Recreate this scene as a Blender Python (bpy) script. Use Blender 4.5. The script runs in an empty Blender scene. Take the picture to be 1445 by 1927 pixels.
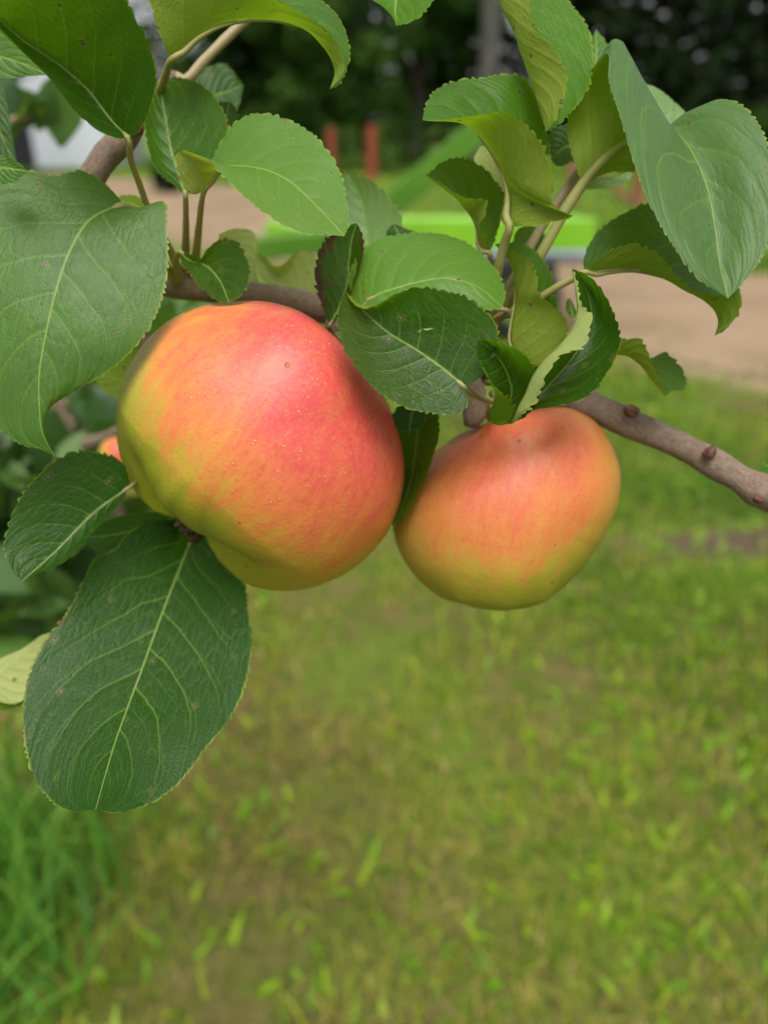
import bpy, math, random
import numpy as np

# ------------------------------------------------------------------ camera, sky, sun, exposure
scene = bpy.context.scene
W0, H0, FPX = 1445.0, 1927.0, 1450.0           # photograph size and focal length in its pixels
CAM_H, PITCH = 1.30, math.radians(26.8)        # eye height, tilt below the horizon
cam_d = bpy.data.cameras.new('camera')
cam = bpy.data.objects.new('camera', cam_d)
scene.collection.objects.link(cam)
cam.location = (0, 0, CAM_H)
cam.rotation_euler = (math.pi / 2 - PITCH, 0, 0)
cam_d.sensor_fit = 'HORIZONTAL'
cam_d.sensor_width = 36.0
cam_d.lens = 36.0 * FPX / W0
cam_d.clip_start, cam_d.clip_end = 0.01, 2000
cam_d.dof.use_dof = True
cam_d.dof.focus_distance = 0.212
cam_d.dof.aperture_fstop = cam_d.lens / 4.1    # a 4.1 mm wide opening, as in a phone
scene.camera = cam

SUN_EL, SUN_AZ = math.radians(67), math.radians(180)
world = bpy.data.worlds.new('World')
scene.world = world
world.use_nodes = True
wn = world.node_tree
wn.nodes.clear()
sky = wn.nodes.new('ShaderNodeTexSky')
sky.sky_type = 'NISHITA'
sky.sun_disc = False
sky.sun_elevation, sky.sun_rotation = SUN_EL, SUN_AZ
sky.dust_density, sky.air_density = 4.0, 1.0
hs = wn.nodes.new('ShaderNodeHueSaturation')
hs.inputs['Saturation'].default_value = 0.22
bg = wn.nodes.new('ShaderNodeBackground')
bg.inputs['Strength'].default_value = 0.078
wo = wn.nodes.new('ShaderNodeOutputWorld')
wn.links.new(sky.outputs[0], hs.inputs['Color'])
wn.links.new(hs.outputs[0], bg.inputs['Color'])
wn.links.new(bg.outputs[0], wo.inputs['Surface'])

sun_d = bpy.data.lights.new('sun', 'SUN')
sun_d.energy, sun_d.angle, sun_d.color = 1.45, math.radians(38), (1.0, 0.96, 0.9)
sun = bpy.data.objects.new('sun', sun_d)
scene.collection.objects.link(sun)
sun.rotation_euler = (math.pi / 2 - SUN_EL, 0, math.radians(6))   # high, from behind the camera

vs = scene.view_settings
vs.view_transform, vs.look = 'Standard', 'None'
vs.exposure, vs.gamma, vs.use_curve_mapping = 1.30, 1.0, False
scene.render.engine = 'CYCLES'
scene.cycles.use_denoising = True
scene.cycles.max_bounces = 8
scene.cycles.transparent_max_bounces = 8

# ------------------------------------------------------------------ helpers
RNG = np.random.default_rng(7)
random.seed(7)
COL = scene.collection
cp, sp = math.cos(PITCH), math.sin(PITCH)
FWD, UPV, RGT = np.array([0, cp, -sp]), np.array([0, sp, cp]), np.array([1.0, 0, 0])
EYE = np.array([0, 0, CAM_H])


def P(x, y, d):
    """a point of the place seen in direction (x, y) of the photograph, d metres away along the view axis"""
    return EYE + d * (FWD + (x - W0 / 2) / FPX * RGT - (y - H0 / 2) / FPX * UPV)


def G(x, y, z=0.0):
    """the point of the ground (height z) seen in direction (x, y)"""
    v = FWD + (x - W0 / 2) / FPX * RGT - (y - H0 / 2) / FPX * UPV
    return EYE + v * ((z - CAM_H) / v[2])


def view_dir(x, y, z):
    """direction given as right, up, towards the viewer"""
    v = x * RGT + y * UPV - z * FWD
    return v / np.linalg.norm(v)


def mesh_np(name, verts, quads=None, tris=None, smooth=True):
    me = bpy.data.meshes.new(name)
    verts = np.asarray(verts, dtype=np.float32)
    me.vertices.add(len(verts))
    me.vertices.foreach_set('co', verts.ravel())
    nq = 0 if quads is None else len(quads)
    nt = 0 if tris is None else len(tris)
    idx = []
    if nq: idx.append(np.asarray(quads, dtype=np.int32).ravel())
    if nt: idx.append(np.asarray(tris, dtype=np.int32).ravel())
    idx = np.concatenate(idx)
    me.loops.add(len(idx))
    me.loops.foreach_set('vertex_index', idx)
    me.polygons.add(nq + nt)
    start = np.concatenate([np.arange(nq) * 4, nq * 4 + np.arange(nt) * 3]).astype(np.int32)
    me.polygons.foreach_set('loop_start', start)
    me.polygons.foreach_set('use_smooth', np.full(nq + nt, smooth, dtype=bool))
    me.update(calc_edges=True)
    me.validate()
    return me


def put(name, me, mat=None, parent=None, loc=None):
    o = bpy.data.objects.new(name, me)
    COL.objects.link(o)
    if mat is not None and me is not None:
        me.materials.clear()
        me.materials.append(mat)
    if loc is not None: o.location = loc
    if parent is not None:
        o.parent = parent
        if loc is None:
            o.location = -np.array(parent.location)
    return o


def tag(o, label=None, cat=None, group=None, kind=None):
    if label: o['label'] = label
    if cat: o['category'] = cat
    if group: o['group'] = group
    if kind: o['kind'] = kind
    return o


def empty(name, loc, label, cat, group=None):
    o = bpy.data.objects.new(name, None)
    COL.objects.link(o)
    o.location = loc
    o.empty_display_size = 0.05
    return tag(o, label, cat, group)


def attr(me, name, data, kind='FLOAT', domain='POINT'):
    a = me.attributes.new(name, kind, domain)
    a.data.foreach_set('value' if kind == 'FLOAT' else 'vector', np.asarray(data, dtype=np.float32).ravel())


def spline(pts, n, s=None):
    """Catmull-Rom through pts by chord length -> n points, and the chord fractions of pts"""
    p = np.asarray(pts, dtype=float)
    seg = np.linalg.norm(np.diff(p[:, :3], axis=0), axis=1) ** 0.5
    k = np.concatenate([[0], np.cumsum(np.maximum(seg, 1e-9))])
    lens = np.concatenate([[0], np.cumsum(np.linalg.norm(np.diff(p[:, :3], axis=0), axis=1))])
    t = np.interp(np.linspace(0, lens[-1], n) if s is None else np.asarray(s) * lens[-1], lens, k)
    m = np.zeros_like(p)
    m[1:-1] = (p[2:] - p[:-2]) / (k[2:] - k[:-2])[:, None]
    m[0] = (p[1] - p[0]) / (k[1] - k[0])
    m[-1] = (p[-1] - p[-2]) / (k[-1] - k[-2])
    i = np.clip(np.searchsorted(k, t, side='right') - 1, 0, len(p) - 2)
    h = (k[i + 1] - k[i])[:, None]
    u = ((t - k[i])[:, None]) / h
    return ((2 * u**3 - 3 * u**2 + 1) * p[i] + (u**3 - 2 * u**2 + u) * h * m[i]
            + (-2 * u**3 + 3 * u**2) * p[i + 1] + (u**3 - u**2) * h * m[i + 1])


def tube_mesh(pts, rad, n=40, k=14, rough=0.0, seed=0, caps=True):
    """tapered tube through world points pts with radii rad"""
    q = spline(np.column_stack([np.asarray(pts), np.asarray(rad)]), n)
    c, r = q[:, :3], q[:, 3]
    tan = np.gradient(c, axis=0)
    tan /= np.linalg.norm(tan, axis=1)[:, None] + 1e-12
    a = np.array([0.0, 0, 1]) if abs(tan[0, 2]) < 0.9 else np.array([1.0, 0, 0])
    rg = np.random.default_rng(seed)
    vs_ = []
    ph = rg.uniform(0, 6.28, 6)
    ang = np.linspace(0, 2 * math.pi, k, endpoint=False)
    for i in range(n):
        b = a - tan[i] * a.dot(tan[i]); b /= np.linalg.norm(b)
        a = b
        c2 = np.cross(tan[i], b)
        rr = r[i] * (1 + rough * (np.sin(3 * ang + ph[0] + i * 0.4) * 0.5 + rg.normal(0, 0.5, k) * 0.6 + math.sin(i * 0.9 + ph[1]) * 0.6))
        vs_.append(c[i] + rr[:, None] * (np.cos(ang)[:, None] * b + np.sin(ang)[:, None] * c2))
    v = np.concatenate(vs_)
    i0 = (np.arange(n - 1)[:, None] * k + np.arange(k)[None, :]).ravel()
    i1 = (np.arange(n - 1)[:, None] * k + (np.arange(k)[None, :] + 1) % k).ravel()
    quads = np.column_stack([i0, i1, i1 + k, i0 + k])
    tris = None
    if caps:
        v = np.concatenate([v, c[:1] - tan[:1] * r[0] * 0.4, c[-1:] + tan[-1:] * r[-1] * 0.4])
        e = n * k
        j = np.arange(k); j2 = (j + 1) % k
        tris = np.concatenate([np.column_stack([np.full(k, e), j2, j]),
                               np.column_stack([np.full(k, e + 1), (n - 1) * k + j, (n - 1) * k + j2])])
    return v, quads, tris


def px_tube(pts, n=40, k=14, rough=0.0, seed=0):
    """tube through photo directions (x, y, depth in cm, radius in photo pixels)"""
    w = [P(x, y, d / 100) for x, y, d, r in pts]
    rad = [r / FPX * d / 100 for x, y, d, r in pts]
    return tube_mesh(w, rad, n, k, rough, seed)


def join_np(parts):
    V, Q, T, o = [], [], [], 0
    for v, q, t in parts:
        V.append(v)
        if q is not None and len(q): Q.append(np.asarray(q) + o)
        if t is not None and len(t): T.append(np.asarray(t) + o)
        o += len(v)
    return np.concatenate(V), (np.concatenate(Q) if Q else None), (np.concatenate(T) if T else None)


def box_np(c, size, rz=0.0, ry=0.0, bev=0.08):
    """chamfered box: centre, size, turn about z and y"""
    sx, sy, sz = [s / 2 for s in size]
    b = bev * min(size)
    V = []
    for X in (-1, 1):
        for Y in (-1, 1):
            for Z in (-1, 1):
                V += [(X * (sx - b), Y * (sy - b), Z * sz), (X * (sx - b), Y * sy, Z * (sz - b)), (X * sx, Y * (sy - b), Z * (sz - b))]
    V = np.array(V)
    import bmesh
    bm = bmesh.new()
    for v in V: bm.verts.new(v)
    r = bmesh.ops.convex_hull(bm, input=bm.verts)
    bm.verts.ensure_lookup_table(); bm.verts.index_update()
    bmesh.ops.recalc_face_normals(bm, faces=bm.faces)
    T = np.array([[v.index for v in f.verts] for f in bm.faces])
    V = np.array([v.co[:] for v in bm.verts])
    bm.free()
    R1 = np.array([[math.cos(ry), 0, math.sin(ry)], [0, 1, 0], [-math.sin(ry), 0, math.cos(ry)]])
    R2 = np.array([[math.cos(rz), -math.sin(rz), 0], [math.sin(rz), math.cos(rz), 0], [0, 0, 1]])
    return V @ R1.T @ R2.T + np.asarray(c), None, T


# ------------------------------------------------------------------ material helper
class NT:
    def __init__(self, name):
        self.m = bpy.data.materials.new(name)
        self.m.use_nodes = True
        self.t = self.m.node_tree
        self.t.nodes.clear()
        self.out = self.t.nodes.new('ShaderNodeOutputMaterial')

    def n(self, typ, **kw):
        nd = self.t.nodes.new(typ)
        for k, v in kw.items(): setattr(nd, k, v)
        return nd

    def set(self, sock, v):
        if isinstance(v, bpy.types.NodeSocket): self.t.links.new(v, sock)
        elif v is not None:
            if isinstance(v, (tuple, list)) and len(v) == 3 and sock.type == 'RGBA': v = (*v, 1)
            sock.default_value = v

    def math(self, op, a, b=None, c=None, clamp=False):
        nd = self.n('ShaderNodeMath', operation=op, use_clamp=clamp)
        for s, v in zip(nd.inputs, (a, b, c)): self.set(s, v)
        return nd.outputs[0]

    def step(self, x, lo, hi, a=0.0, b=1.0):
        nd = self.n('ShaderNodeMapRange', interpolation_type='SMOOTHSTEP')
        for s, v in zip(nd.inputs, (x, lo, hi, a, b)): self.set(s, v)
        return nd.outputs[0]

    def mix(self, f, a, b, blend='MIX'):
        nd = self.n('ShaderNodeMix', data_type='RGBA', blend_type=blend)
        self.set(nd.inputs[0], f); self.set(nd.inputs[6], a); self.set(nd.inputs[7], b)
        return nd.outputs[2]

    def noise(self, vec=None, scale=5.0, detail=3.0, rough=0.55, dist=0.0):
        nd = self.n('ShaderNodeTexNoise')
        if vec is not None: self.set(nd.inputs['Vector'], vec)
        nd.inputs['Scale'].default_value = scale
        nd.inputs['Detail'].default_value = detail
        nd.inputs['Roughness'].default_value = rough
        nd.inputs['Distortion'].default_value = dist
        return nd.outputs[0]

    def voro(self, vec=None, scale=5.0, feature='F1', rand=1.0, dims='3D'):
        nd = self.n('ShaderNodeTexVoronoi', feature=feature, voronoi_dimensions=dims)
        if vec is not None: self.set(nd.inputs['Vector'], vec)
        nd.inputs['Scale'].default_value = scale
        nd.inputs['Randomness'].default_value = rand
        return nd

    def comb(self, x, y, z=0.0):
        nd = self.n('ShaderNodeCombineXYZ')
        for s, v in zip(nd.inputs, (x, y, z)): self.set(s, v)
        return nd.outputs[0]

    def sep(self, v):
        nd = self.n('ShaderNodeSeparateXYZ'); self.set(nd.inputs[0], v)
        return nd.outputs

    def attr(self, name, typ='GEOMETRY'):
        return self.n('ShaderNodeAttribute', attribute_name=name, attribute_type=typ)

    def bump(self, h, strength=0.3, dist=0.001):
        nd = self.n('ShaderNodeBump')
        nd.inputs['Strength'].default_value = strength
        nd.inputs['Distance'].default_value = dist
        self.set(nd.inputs['Height'], h)
        return nd.outputs[0]

    def obj(self):
        return self.n('ShaderNodeTexCoord').outputs['Object']

    def pbr(self, col, rough=0.6, normal=None, spec=0.5, **kw):
        nd = self.n('ShaderNodeBsdfPrincipled')
        self.set(nd.inputs['Base Color'], col)
        self.set(nd.inputs['Roughness'], rough)
        nd.inputs['Specular IOR Level'].default_value = spec
        if normal is not None: self.set(nd.inputs['Normal'], normal)
        for k, v in kw.items(): self.set(nd.inputs[k.replace('_', ' ')], v)
        return nd.outputs[0]

    def done(self, sh):
        self.t.links.new(sh, self.out.inputs['Surface'])
        return self.m


def simple_mat(name, c1, c2, scale=8.0, rough=0.7, bump=0.3, dist=0.004, stretch=None, spec=0.3):
    m = NT(name)
    v = m.obj()
    if stretch:
        s = m.sep(v)
        v = m.comb(m.math('MULTIPLY', s[0], stretch[0]), m.math('MULTIPLY', s[1], stretch[1]), m.math('MULTIPLY', s[2], stretch[2]))
    f = m.noise(v, scale, 5, 0.6)
    col = m.mix(m.step(f, 0.3, 0.7), c1, c2)
    return m.done(m.pbr(col, rough, m.bump(f, bump, dist), spec))


def two_sided(m, col, trans, tfac, rough=0.55, normal=None, spec=0.4):
    tr = m.n('ShaderNodeBsdfTranslucent')
    m.set(tr.inputs['Color'], trans)
    if normal is not None: m.set(tr.inputs['Normal'], normal)
    mx = m.n('ShaderNodeMixShader')
    m.set(mx.inputs[0], tfac)
    m.t.links.new(m.pbr(col, rough, normal, spec), mx.inputs[1])
    m.t.links.new(tr.outputs[0], mx.inputs[2])
    return m.done(mx.outputs[0])


def leaf_material():
    m = NT('apple_leaf')
    uv = m.n('ShaderNodeUVMap', uv_map='UVMap').outputs[0]
    ph = m.n('ShaderNodeUVMap', uv_map='phys').outputs[0]
    s_, v_, _ = m.sep(uv)
    lc, wc, _ = m.sep(ph)
    t_ = m.math('MULTIPLY_ADD', v_, 2.0, -1.0)
    a = m.math('ABSOLUTE', t_)
    tone = m.attr('tone', 'OBJECT').outputs['Fac']
    brown = m.attr('brown', 'OBJECT').outputs['Fac']
    seed = m.attr('seed', 'OBJECT').outputs['Fac']
    so = m.math('MULTIPLY', seed, 37.0)
    pv = m.comb(m.math('ADD', lc, so), m.math('ADD', wc, so), so)
    side = m.math('GREATER_THAN', t_, 0.0)
    n1 = m.noise(pv, 0.9, 2)
    jag = m.math('MULTIPLY', m.math('SUBTRACT', m.noise(pv, 5.0, 2), 0.5), 0.006)
    s2 = m.math('ADD', m.math('MULTIPLY_ADD', m.math('SUBTRACT', n1, 0.5), 0.035, s_), jag)
    p = m.math('SUBTRACT', s2, m.math('MULTIPLY', a, m.math('MULTIPLY_ADD', a, 0.15, 0.22)))
    p = m.math('MULTIPLY_ADD', p, 7.2, m.math('MULTIPLY_ADD', side, 0.45, seed))
    fr = m.math('FRACT', p)
    fs = m.math('SUBTRACT', fr, 0.5)
    dv = m.math('ABSOLUTE', fs)
    w2 = m.math('MULTIPLY_ADD', a, -0.034, 0.048)
    m2 = m.math('SUBTRACT', 1.0, m.step(dv, m.math('MULTIPLY', w2, 0.2), w2))
    m2 = m.math('MULTIPLY', m2, m.step(a, 1.0, 0.55, 0.0, 1.0))
    m2w = m.math('SUBTRACT', 1.0, m.step(dv, 0.0, 0.25))
    # forks: each side vein splits again towards the edge
    fk = m.math('ABSOLUTE', m.math('SUBTRACT', fs, m.math('MULTIPLY', m.math('MAXIMUM', m.math('SUBTRACT', a, 0.42), 0.0), -0.62)))
    m2b = m.math('MULTIPLY', m.math('SUBTRACT', 1.0, m.step(fk, 0.006, 0.026)), m.math('MULTIPLY', m.step(a, 0.42, 0.5), m.step(a, 1.0, 0.75)))
    # short veins between the side veins
    ib = m.math('SUBTRACT', m.math('FRACT', m.math('ADD', p, m.math('MULTIPLY_ADD', a, 0.35, 0.5))), 0.5)
    m2c = m.math('MULTIPLY', m.math('SUBTRACT', 1.0, m.step(m.math('ABSOLUTE', ib), 0.004, 0.02)), m.step(a, 0.55, 0.25))
    mid = m.math('MULTIPLY_ADD', s_, -0.045, 0.060)
    m1 = m.math('SUBTRACT', 1.0, m.step(m.math('ABSOLUTE', wc), m.math('MULTIPLY', mid, 0.4), mid))
    m1w = m.math('SUBTRACT', 1.0, m.step(m.math('ABSOLUTE', wc), 0.0, 0.24))
    wob = m.math('MULTIPLY', m.math('SUBTRACT', m.noise(pv, 4.0, 2), 0.5), 0.55)
    net = m.voro(m.comb(m.math('MULTIPLY_ADD', p, 2.1, wob), m.math('ADD', m.math('MULTIPLY_ADD', wc, 4.2, wob), so), 0.0), 1.0, 'DISTANCE_TO_EDGE', 0.9, '2D').outputs['Distance']
    m3 = m.math('SUBTRACT', 1.0, m.step(net, 0.005, 0.05))
    fine = m.voro(pv, 8.0, 'DISTANCE_TO_EDGE', 1.0, '2D').outputs['Distance']
    m4 = m.math('SUBTRACT', 1.0, m.step(fine, 0.0, 0.14))
    margin = m.math('MULTIPLY', m.step(a, 0.976, 0.998), m.step(m.noise(pv, 1.1, 3), 0.30, 0.62))
    hairs = m.noise(m.comb(m.math('MULTIPLY', lc, 9.0), m.math('MULTIPLY', wc, 40.0), so), 1.0, 3, 0.7)
    hair = m.step(hairs, 0.64, 0.76)
    big = m.noise(pv, 0.55, 3)
    mott = m.noise(pv, 3.2, 5, 0.65)
    # top side
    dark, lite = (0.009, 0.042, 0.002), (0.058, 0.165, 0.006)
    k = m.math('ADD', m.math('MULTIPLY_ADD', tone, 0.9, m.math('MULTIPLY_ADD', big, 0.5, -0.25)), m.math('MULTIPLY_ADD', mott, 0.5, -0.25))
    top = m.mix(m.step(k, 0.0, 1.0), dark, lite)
    top = m.mix(m.math('MULTIPLY', m4, 0.16), top, (0.07, 0.18, 0.02))
    veins = m.math('MAXIMUM', m.math('MULTIPLY', m.math('MULTIPLY', m2, m.step(s_, 1.0, 0.55, 0.35, 1.0)), 0.75), m.math('MULTIPLY', m3, 0.24))
    veins = m.math('MAXIMUM', veins, m.math('MULTIPLY', m.math('MAXIMUM', m2b, m2c), 0.3))
    veins = m.math('MAXIMUM', veins, m.math('MULTIPLY', m1, 0.95))
    top = m.mix(m.step(tone, 1.0, 1.5), top, (0.15, 0.26, 0.10))  # high-tone leaves: pale sky sheen painted into the top colour
    top = m.mix(m.attr('sheen', 'OBJECT').outputs['Fac'], top, (0.15, 0.225, 0.125))  # blurred sky reflection put into the base colour as a grey-green tint
    top = m.mix(m.math('MULTIPLY', veins, 0.62), top, (0.17, 0.29, 0.04))
    top = m.mix(m.math('MULTIPLY', m1, 0.5), top, (0.26, 0.36, 0.07))
    top = m.mix(m.math('MULTIPLY', hair, 0.10), top, (0.4, 0.45, 0.3))
    # under side
    und = m.mix(tone, (0.085, 0.155, 0.004), (0.23, 0.28, 0.045))
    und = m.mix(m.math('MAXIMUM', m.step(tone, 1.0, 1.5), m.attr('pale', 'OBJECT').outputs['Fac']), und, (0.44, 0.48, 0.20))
    und = m.mix(m.math('MULTIPLY', mott, 0.4), und, (0.13, 0.17, 0.012))
    und = m.mix(m.math('MULTIPLY', veins, 0.6), und, (0.34, 0.38, 0.09))
    und = m.mix(m.math('MULTIPLY', hair, 0.12), und, (0.5, 0.5, 0.38))
    back = m.n('ShaderNodeNewGeometry').outputs['Backfacing']
    col = m.mix(back, top, und)
    col = m.mix(m.math('MULTIPLY', margin, 0.6), col, (0.30, 0.36, 0.03))
    # wear: brown blotches between the veins, rusty edges, insect spots
    bl = m.math('ADD', m.math('MULTIPLY', m.noise(pv, 1.5, 4, 0.65), 0.8), m.math('MULTIPLY', m.math('MULTIPLY', a, a), 0.22))
    bl = m.math('SUBTRACT', m.math('ADD', bl, m.math('MULTIPLY', brown, 0.55)), m.math('MULTIPLY', veins, 0.30))
    blm = m.step(bl, 0.80, 0.92)
    col = m.mix(blm, col, m.mix(m.noise(pv, 6.0, 3), (0.035, 0.016, 0.008), (0.13, 0.06, 0.03)))
    rust = m.math('MULTIPLY', m.step(a, 0.93, 0.995), m.step(m.noise(pv, 1.7, 3), 0.60, 0.68))
    col = m.mix(m.math('MULTIPLY', rust, 0.8), col, (0.14, 0.055, 0.02))
    sv = m.voro(pv, 0.75, 'F1', 1.0, '2D')
    rnd = m.sep(sv.outputs['Color'])[0]
    sd = m.math('SUBTRACT', sv.outputs['Distance'], m.math('MULTIPLY_ADD', m.noise(pv, 14.0, 1), 0.05, m.math('MULTIPLY_ADD', rnd, 0.06, -0.050)))
    on = m.math('GREATER_THAN', rnd, 0.48)
    spot = m.math('MULTIPLY', m.step(sd, 0.022, 0.006), on)
    core = m.math('MULTIPLY', m.step(sd, 0.004, -0.012), on)
    halo = m.math('MULTIPLY', m.step(sd, 0.10, 0.01), on)
    col = m.mix(m.math('MULTIPLY', halo, 0.22), col, (0.20, 0.24, 0.03))
    col = m.mix(m.math('MULTIPLY', spot, 0.85), col, (0.06, 0.032, 0.025))
    col = m.mix(m.math('MULTIPLY', core, 0.7), col, (0.30, 0.20, 0.15))
    # pale dust and wax scuffs
    dust = m.step(m.noise(pv, 2.3, 6, 0.75), 0.60, 0.78)
    col = m.mix(m.math('MULTIPLY', dust, 0.12), col, (0.35, 0.40, 0.30))
    # relief
    h = m.math('MULTIPLY', m2w, -0.6)
    h = m.math('ADD', h, m.math('MULTIPLY', m1w, -0.7))
    h = m.math('ADD', h, m.math('MULTIPLY', m.math('MULTIPLY', m.step(net, 0.0, 0.28), m.step(m.noise(pv, 0.8, 2), 0.32, 0.68)), 0.5))
    h = m.math('ADD', h, m.math('MULTIPLY', m.step(fine, 0.0, 0.3), 0.10))
    h = m.math('ADD', h, m.math('MULTIPLY', hairs, 0.10))
    h = m.math('ADD', h, m.math('MULTIPLY', m.noise(pv, 1.4, 3), 0.9))
    nrm = m.bump(h, 0.24, 0.0009)
    rough = m.math('MULTIPLY_ADD', back, 0.22, m.math('MULTIPLY_ADD', m.noise(pv, 2.0, 4), 0.24, 0.30))
    rough = m.math('MULTIPLY_ADD', dust, 0.15, rough)
    tcol = m.mix(m.math('MULTIPLY', veins, 0.5), m.mix(tone, (0.12, 0.33, 0.004), (0.36, 0.52, 0.015)), (0.20, 0.28, 0.04))
    tcol = m.mix(blm, tcol, (0.06, 0.03, 0.01))
    tcol = m.mix(spot, tcol, (0.05, 0.03, 0.01))
    spec = m.math('MULTIPLY_ADD', back, -0.12, 0.26)
    tr = m.n('ShaderNodeBsdfTranslucent')
    m.set(tr.inputs['Color'], tcol); m.set(tr.inputs['Normal'], nrm)
    pb = m.n('ShaderNodeBsdfPrincipled')
    for k_, v__ in (('Base Color', col), ('Roughness', rough), ('Specular IOR Level', spec), ('Normal', nrm)): m.set(pb.inputs[k_], v__)
    mx = m.n('ShaderNodeMixShader')
    m.set(mx.inputs[0], 0.33)
    m.t.links.new(pb.outputs[0], mx.inputs[1]); m.t.links.new(tr.outputs[0], mx.inputs[2])
    return m.done(mx.outputs[0])


def apple_material(name, blush, lo, hi, green_dir, cols, seed):
    """skin: green-yellow ground colour, an orange to red blush on the exposed cheek, streaks along the axis, lenticels"""
    red, orange, yellow, green = cols
    m = NT(name)
    ax = m.attr('axisco').outputs['Vector']
    ob = m.attr('unitco').outputs['Vector']
    x, y, z = m.sep(ax)

    def dot(v):
        nd = m.n('ShaderNodeVectorMath', operation='DOT_PRODUCT')
        m.set(nd.inputs[0], ob); nd.inputs[1].default_value = tuple(v)
        return nd.outputs['Value']
    strk = m.noise(m.comb(m.math('MULTIPLY', x, 5.5), m.math('MULTIPLY', y, 5.5), m.math('MULTIPLY_ADD', z, 1.3, seed)), 1.0, 6, 0.65, 0.3)
    strk2 = m.noise(m.comb(m.math('MULTIPLY', x, 16.0), m.math('MULTIPLY', y, 16.0), m.math('MULTIPLY_ADD', z, 4.5, seed)), 1.0, 5, 0.7, 0.5)
    blot = m.noise(ax, 2.2 + seed * 0.1, 4, 0.6)
    b = m.math('ADD', dot(blush), m.math('MULTIPLY', m.math('SUBTRACT', strk, 0.5), 1.0))
    b = m.math('ADD', b, m.math('MULTIPLY', m.math('SUBTRACT', blot, 0.5), 0.42))
    b = m.math('ADD', b, m.math('MULTIPLY', m.math('SUBTRACT', strk2, 0.5), 0.5))
    g = m.math('ADD', dot(green_dir), m.math('MULTIPLY', m.math('SUBTRACT', blot, 0.5), 0.3))
    ground = m.mix(m.step(g, 0.10, 0.85), yellow, green)
    col = m.mix(m.step(b, lo, lo + (hi - lo) * 0.55), ground, orange)
    col = m.mix(m.step(b, lo + (hi - lo) * 0.35, hi + 0.1), col, red)
    grain = m.noise(ax, 38.0, 5, 0.75)
    fleck = m.noise(m.comb(m.math('MULTIPLY', x, 30.0), m.math('MULTIPLY', y, 30.0), m.math('MULTIPLY_ADD', z, 14.0, seed)), 1.0, 4, 0.7)
    col = m.mix(m.math('MULTIPLY', m.step(grain, 0.46, 0.68), 0.32), col, m.mix(0.45, orange, yellow))
    redn = m.step(b, lo + 0.1, hi - 0.1)
    col = m.mix(m.math('MULTIPLY', m.math('MULTIPLY', m.step(fleck, 0.50, 0.68), redn), 0.5), col, (red[0] * 0.86, red[1] * 0.72, red[2] * 0.7))
    russ = m.math('MULTIPLY', m.step(m.noise(ax, 7.0, 6, 0.75), 0.55, 0.75), 0.35)
    col = m.mix(russ, col, (0.40, 0.22, 0.05))
    # lenticels: pale raised pores, some inside a darker ring
    sv = m.voro(ax, 24.0, 'F1')
    rnd = m.sep(sv.outputs['Color'])[0]
    dd = m.math('ADD', sv.outputs['Distance'], m.math('MULTIPLY', rnd, 0.10))
    ring = m.step(dd, 0.42, 0.24)
    col = m.mix(m.math('MULTIPLY', ring, 0.30), col, m.mix(0.5, red, (0.30, 0.14, 0.03)))
    dot_ = m.step(dd, 0.20, 0.10)
    col = m.mix(m.math('MULTIPLY', dot_, 0.5), col, (0.66, 0.42, 0.20))
    sc = m.voro(ax, 5.2, 'F1')
    rn2 = m.sep(sc.outputs['Color'])[1]
    scar = m.math('MULTIPLY', m.step(m.math('SUBTRACT', sc.outputs['Distance'], m.math('MULTIPLY_ADD', grain, 0.16, -0.07)), 0.10, 0.03), m.math('GREATER_THAN', rn2, 0.62))
    col = m.mix(m.math('MULTIPLY', scar, 0.8), col, (0.16, 0.075, 0.025))
    h = m.math('ADD', m.math('MULTIPLY', dot_, 0.5), m.math('MULTIPLY', m.noise(ax, 9.0, 5, 0.6), 0.8))
    h = m.math('ADD', h, m.math('MULTIPLY', scar, -0.8))
    h = m.math('ADD', h, m.math('MULTIPLY', grain, 0.35))
    nrm = m.bump(h, 0.38, 0.0008)
    rough = m.math('MULTIPLY_ADD', grain, 0.26, m.math('MULTIPLY_ADD', m.noise(ax, 3.0, 4), 0.2, 0.20))
    return m.done(m.pbr(col, rough, nrm, 0.42))


# materials
M_LEAF = leaf_material()
M_BARK = simple_mat('grey_brown_bark', (0.16, 0.105, 0.072), (0.30, 0.215, 0.16), 260.0, 0.68, 0.5, 0.0007, None, 0.35)


def bark_material():
    m = NT('apple_bark')
    o = m.attr('axisco').outputs['Vector']
    x, y, z = m.sep(o)
    f1 = m.noise(m.comb(m.math('MULTIPLY', x, 22.0), m.math('MULTIPLY', y, 22.0), m.math('MULTIPLY', z, 3.0)), 1.0, 6, 0.65, 0.6)
    f2 = m.noise(m.comb(x, y, m.math('MULTIPLY', z, 1.0)), 1.6, 4, 0.6)
    ringn = m.noise(m.comb(m.math('MULTIPLY', x, 1.5), m.math('MULTIPLY', y, 1.5), m.math('MULTIPLY', z, 30.0)), 1.0, 3, 0.6)
    col = m.mix(m.step(f1, 0.3, 0.72), (0.13, 0.082, 0.055), (0.42, 0.30, 0.215))
    col = m.mix(m.step(f2, 0.45, 0.75), col, (0.31, 0.245, 0.19))
    sv = m.voro(m.comb(m.math('MULTIPLY', x, 3.0), m.math('MULTIPLY', y, 3.0), m.math('MULTIPLY', z, 6.0)), 1.0, 'F1')
    lent = m.step(sv.outputs['Distance'], 0.16, 0.06)
    col = m.mix(m.math('MULTIPLY', lent, 0.5), col, (0.40, 0.30, 0.22))
    h = m.math('ADD', f1, m.math('MULTIPLY_ADD', lent, 0.4, m.math('MULTIPLY', ringn, 0.9)))
    return m.done(m.pbr(col, 0.62, m.bump(h, 0.9, 0.0009), 0.3))


M_BARK = bark_material()


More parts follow.
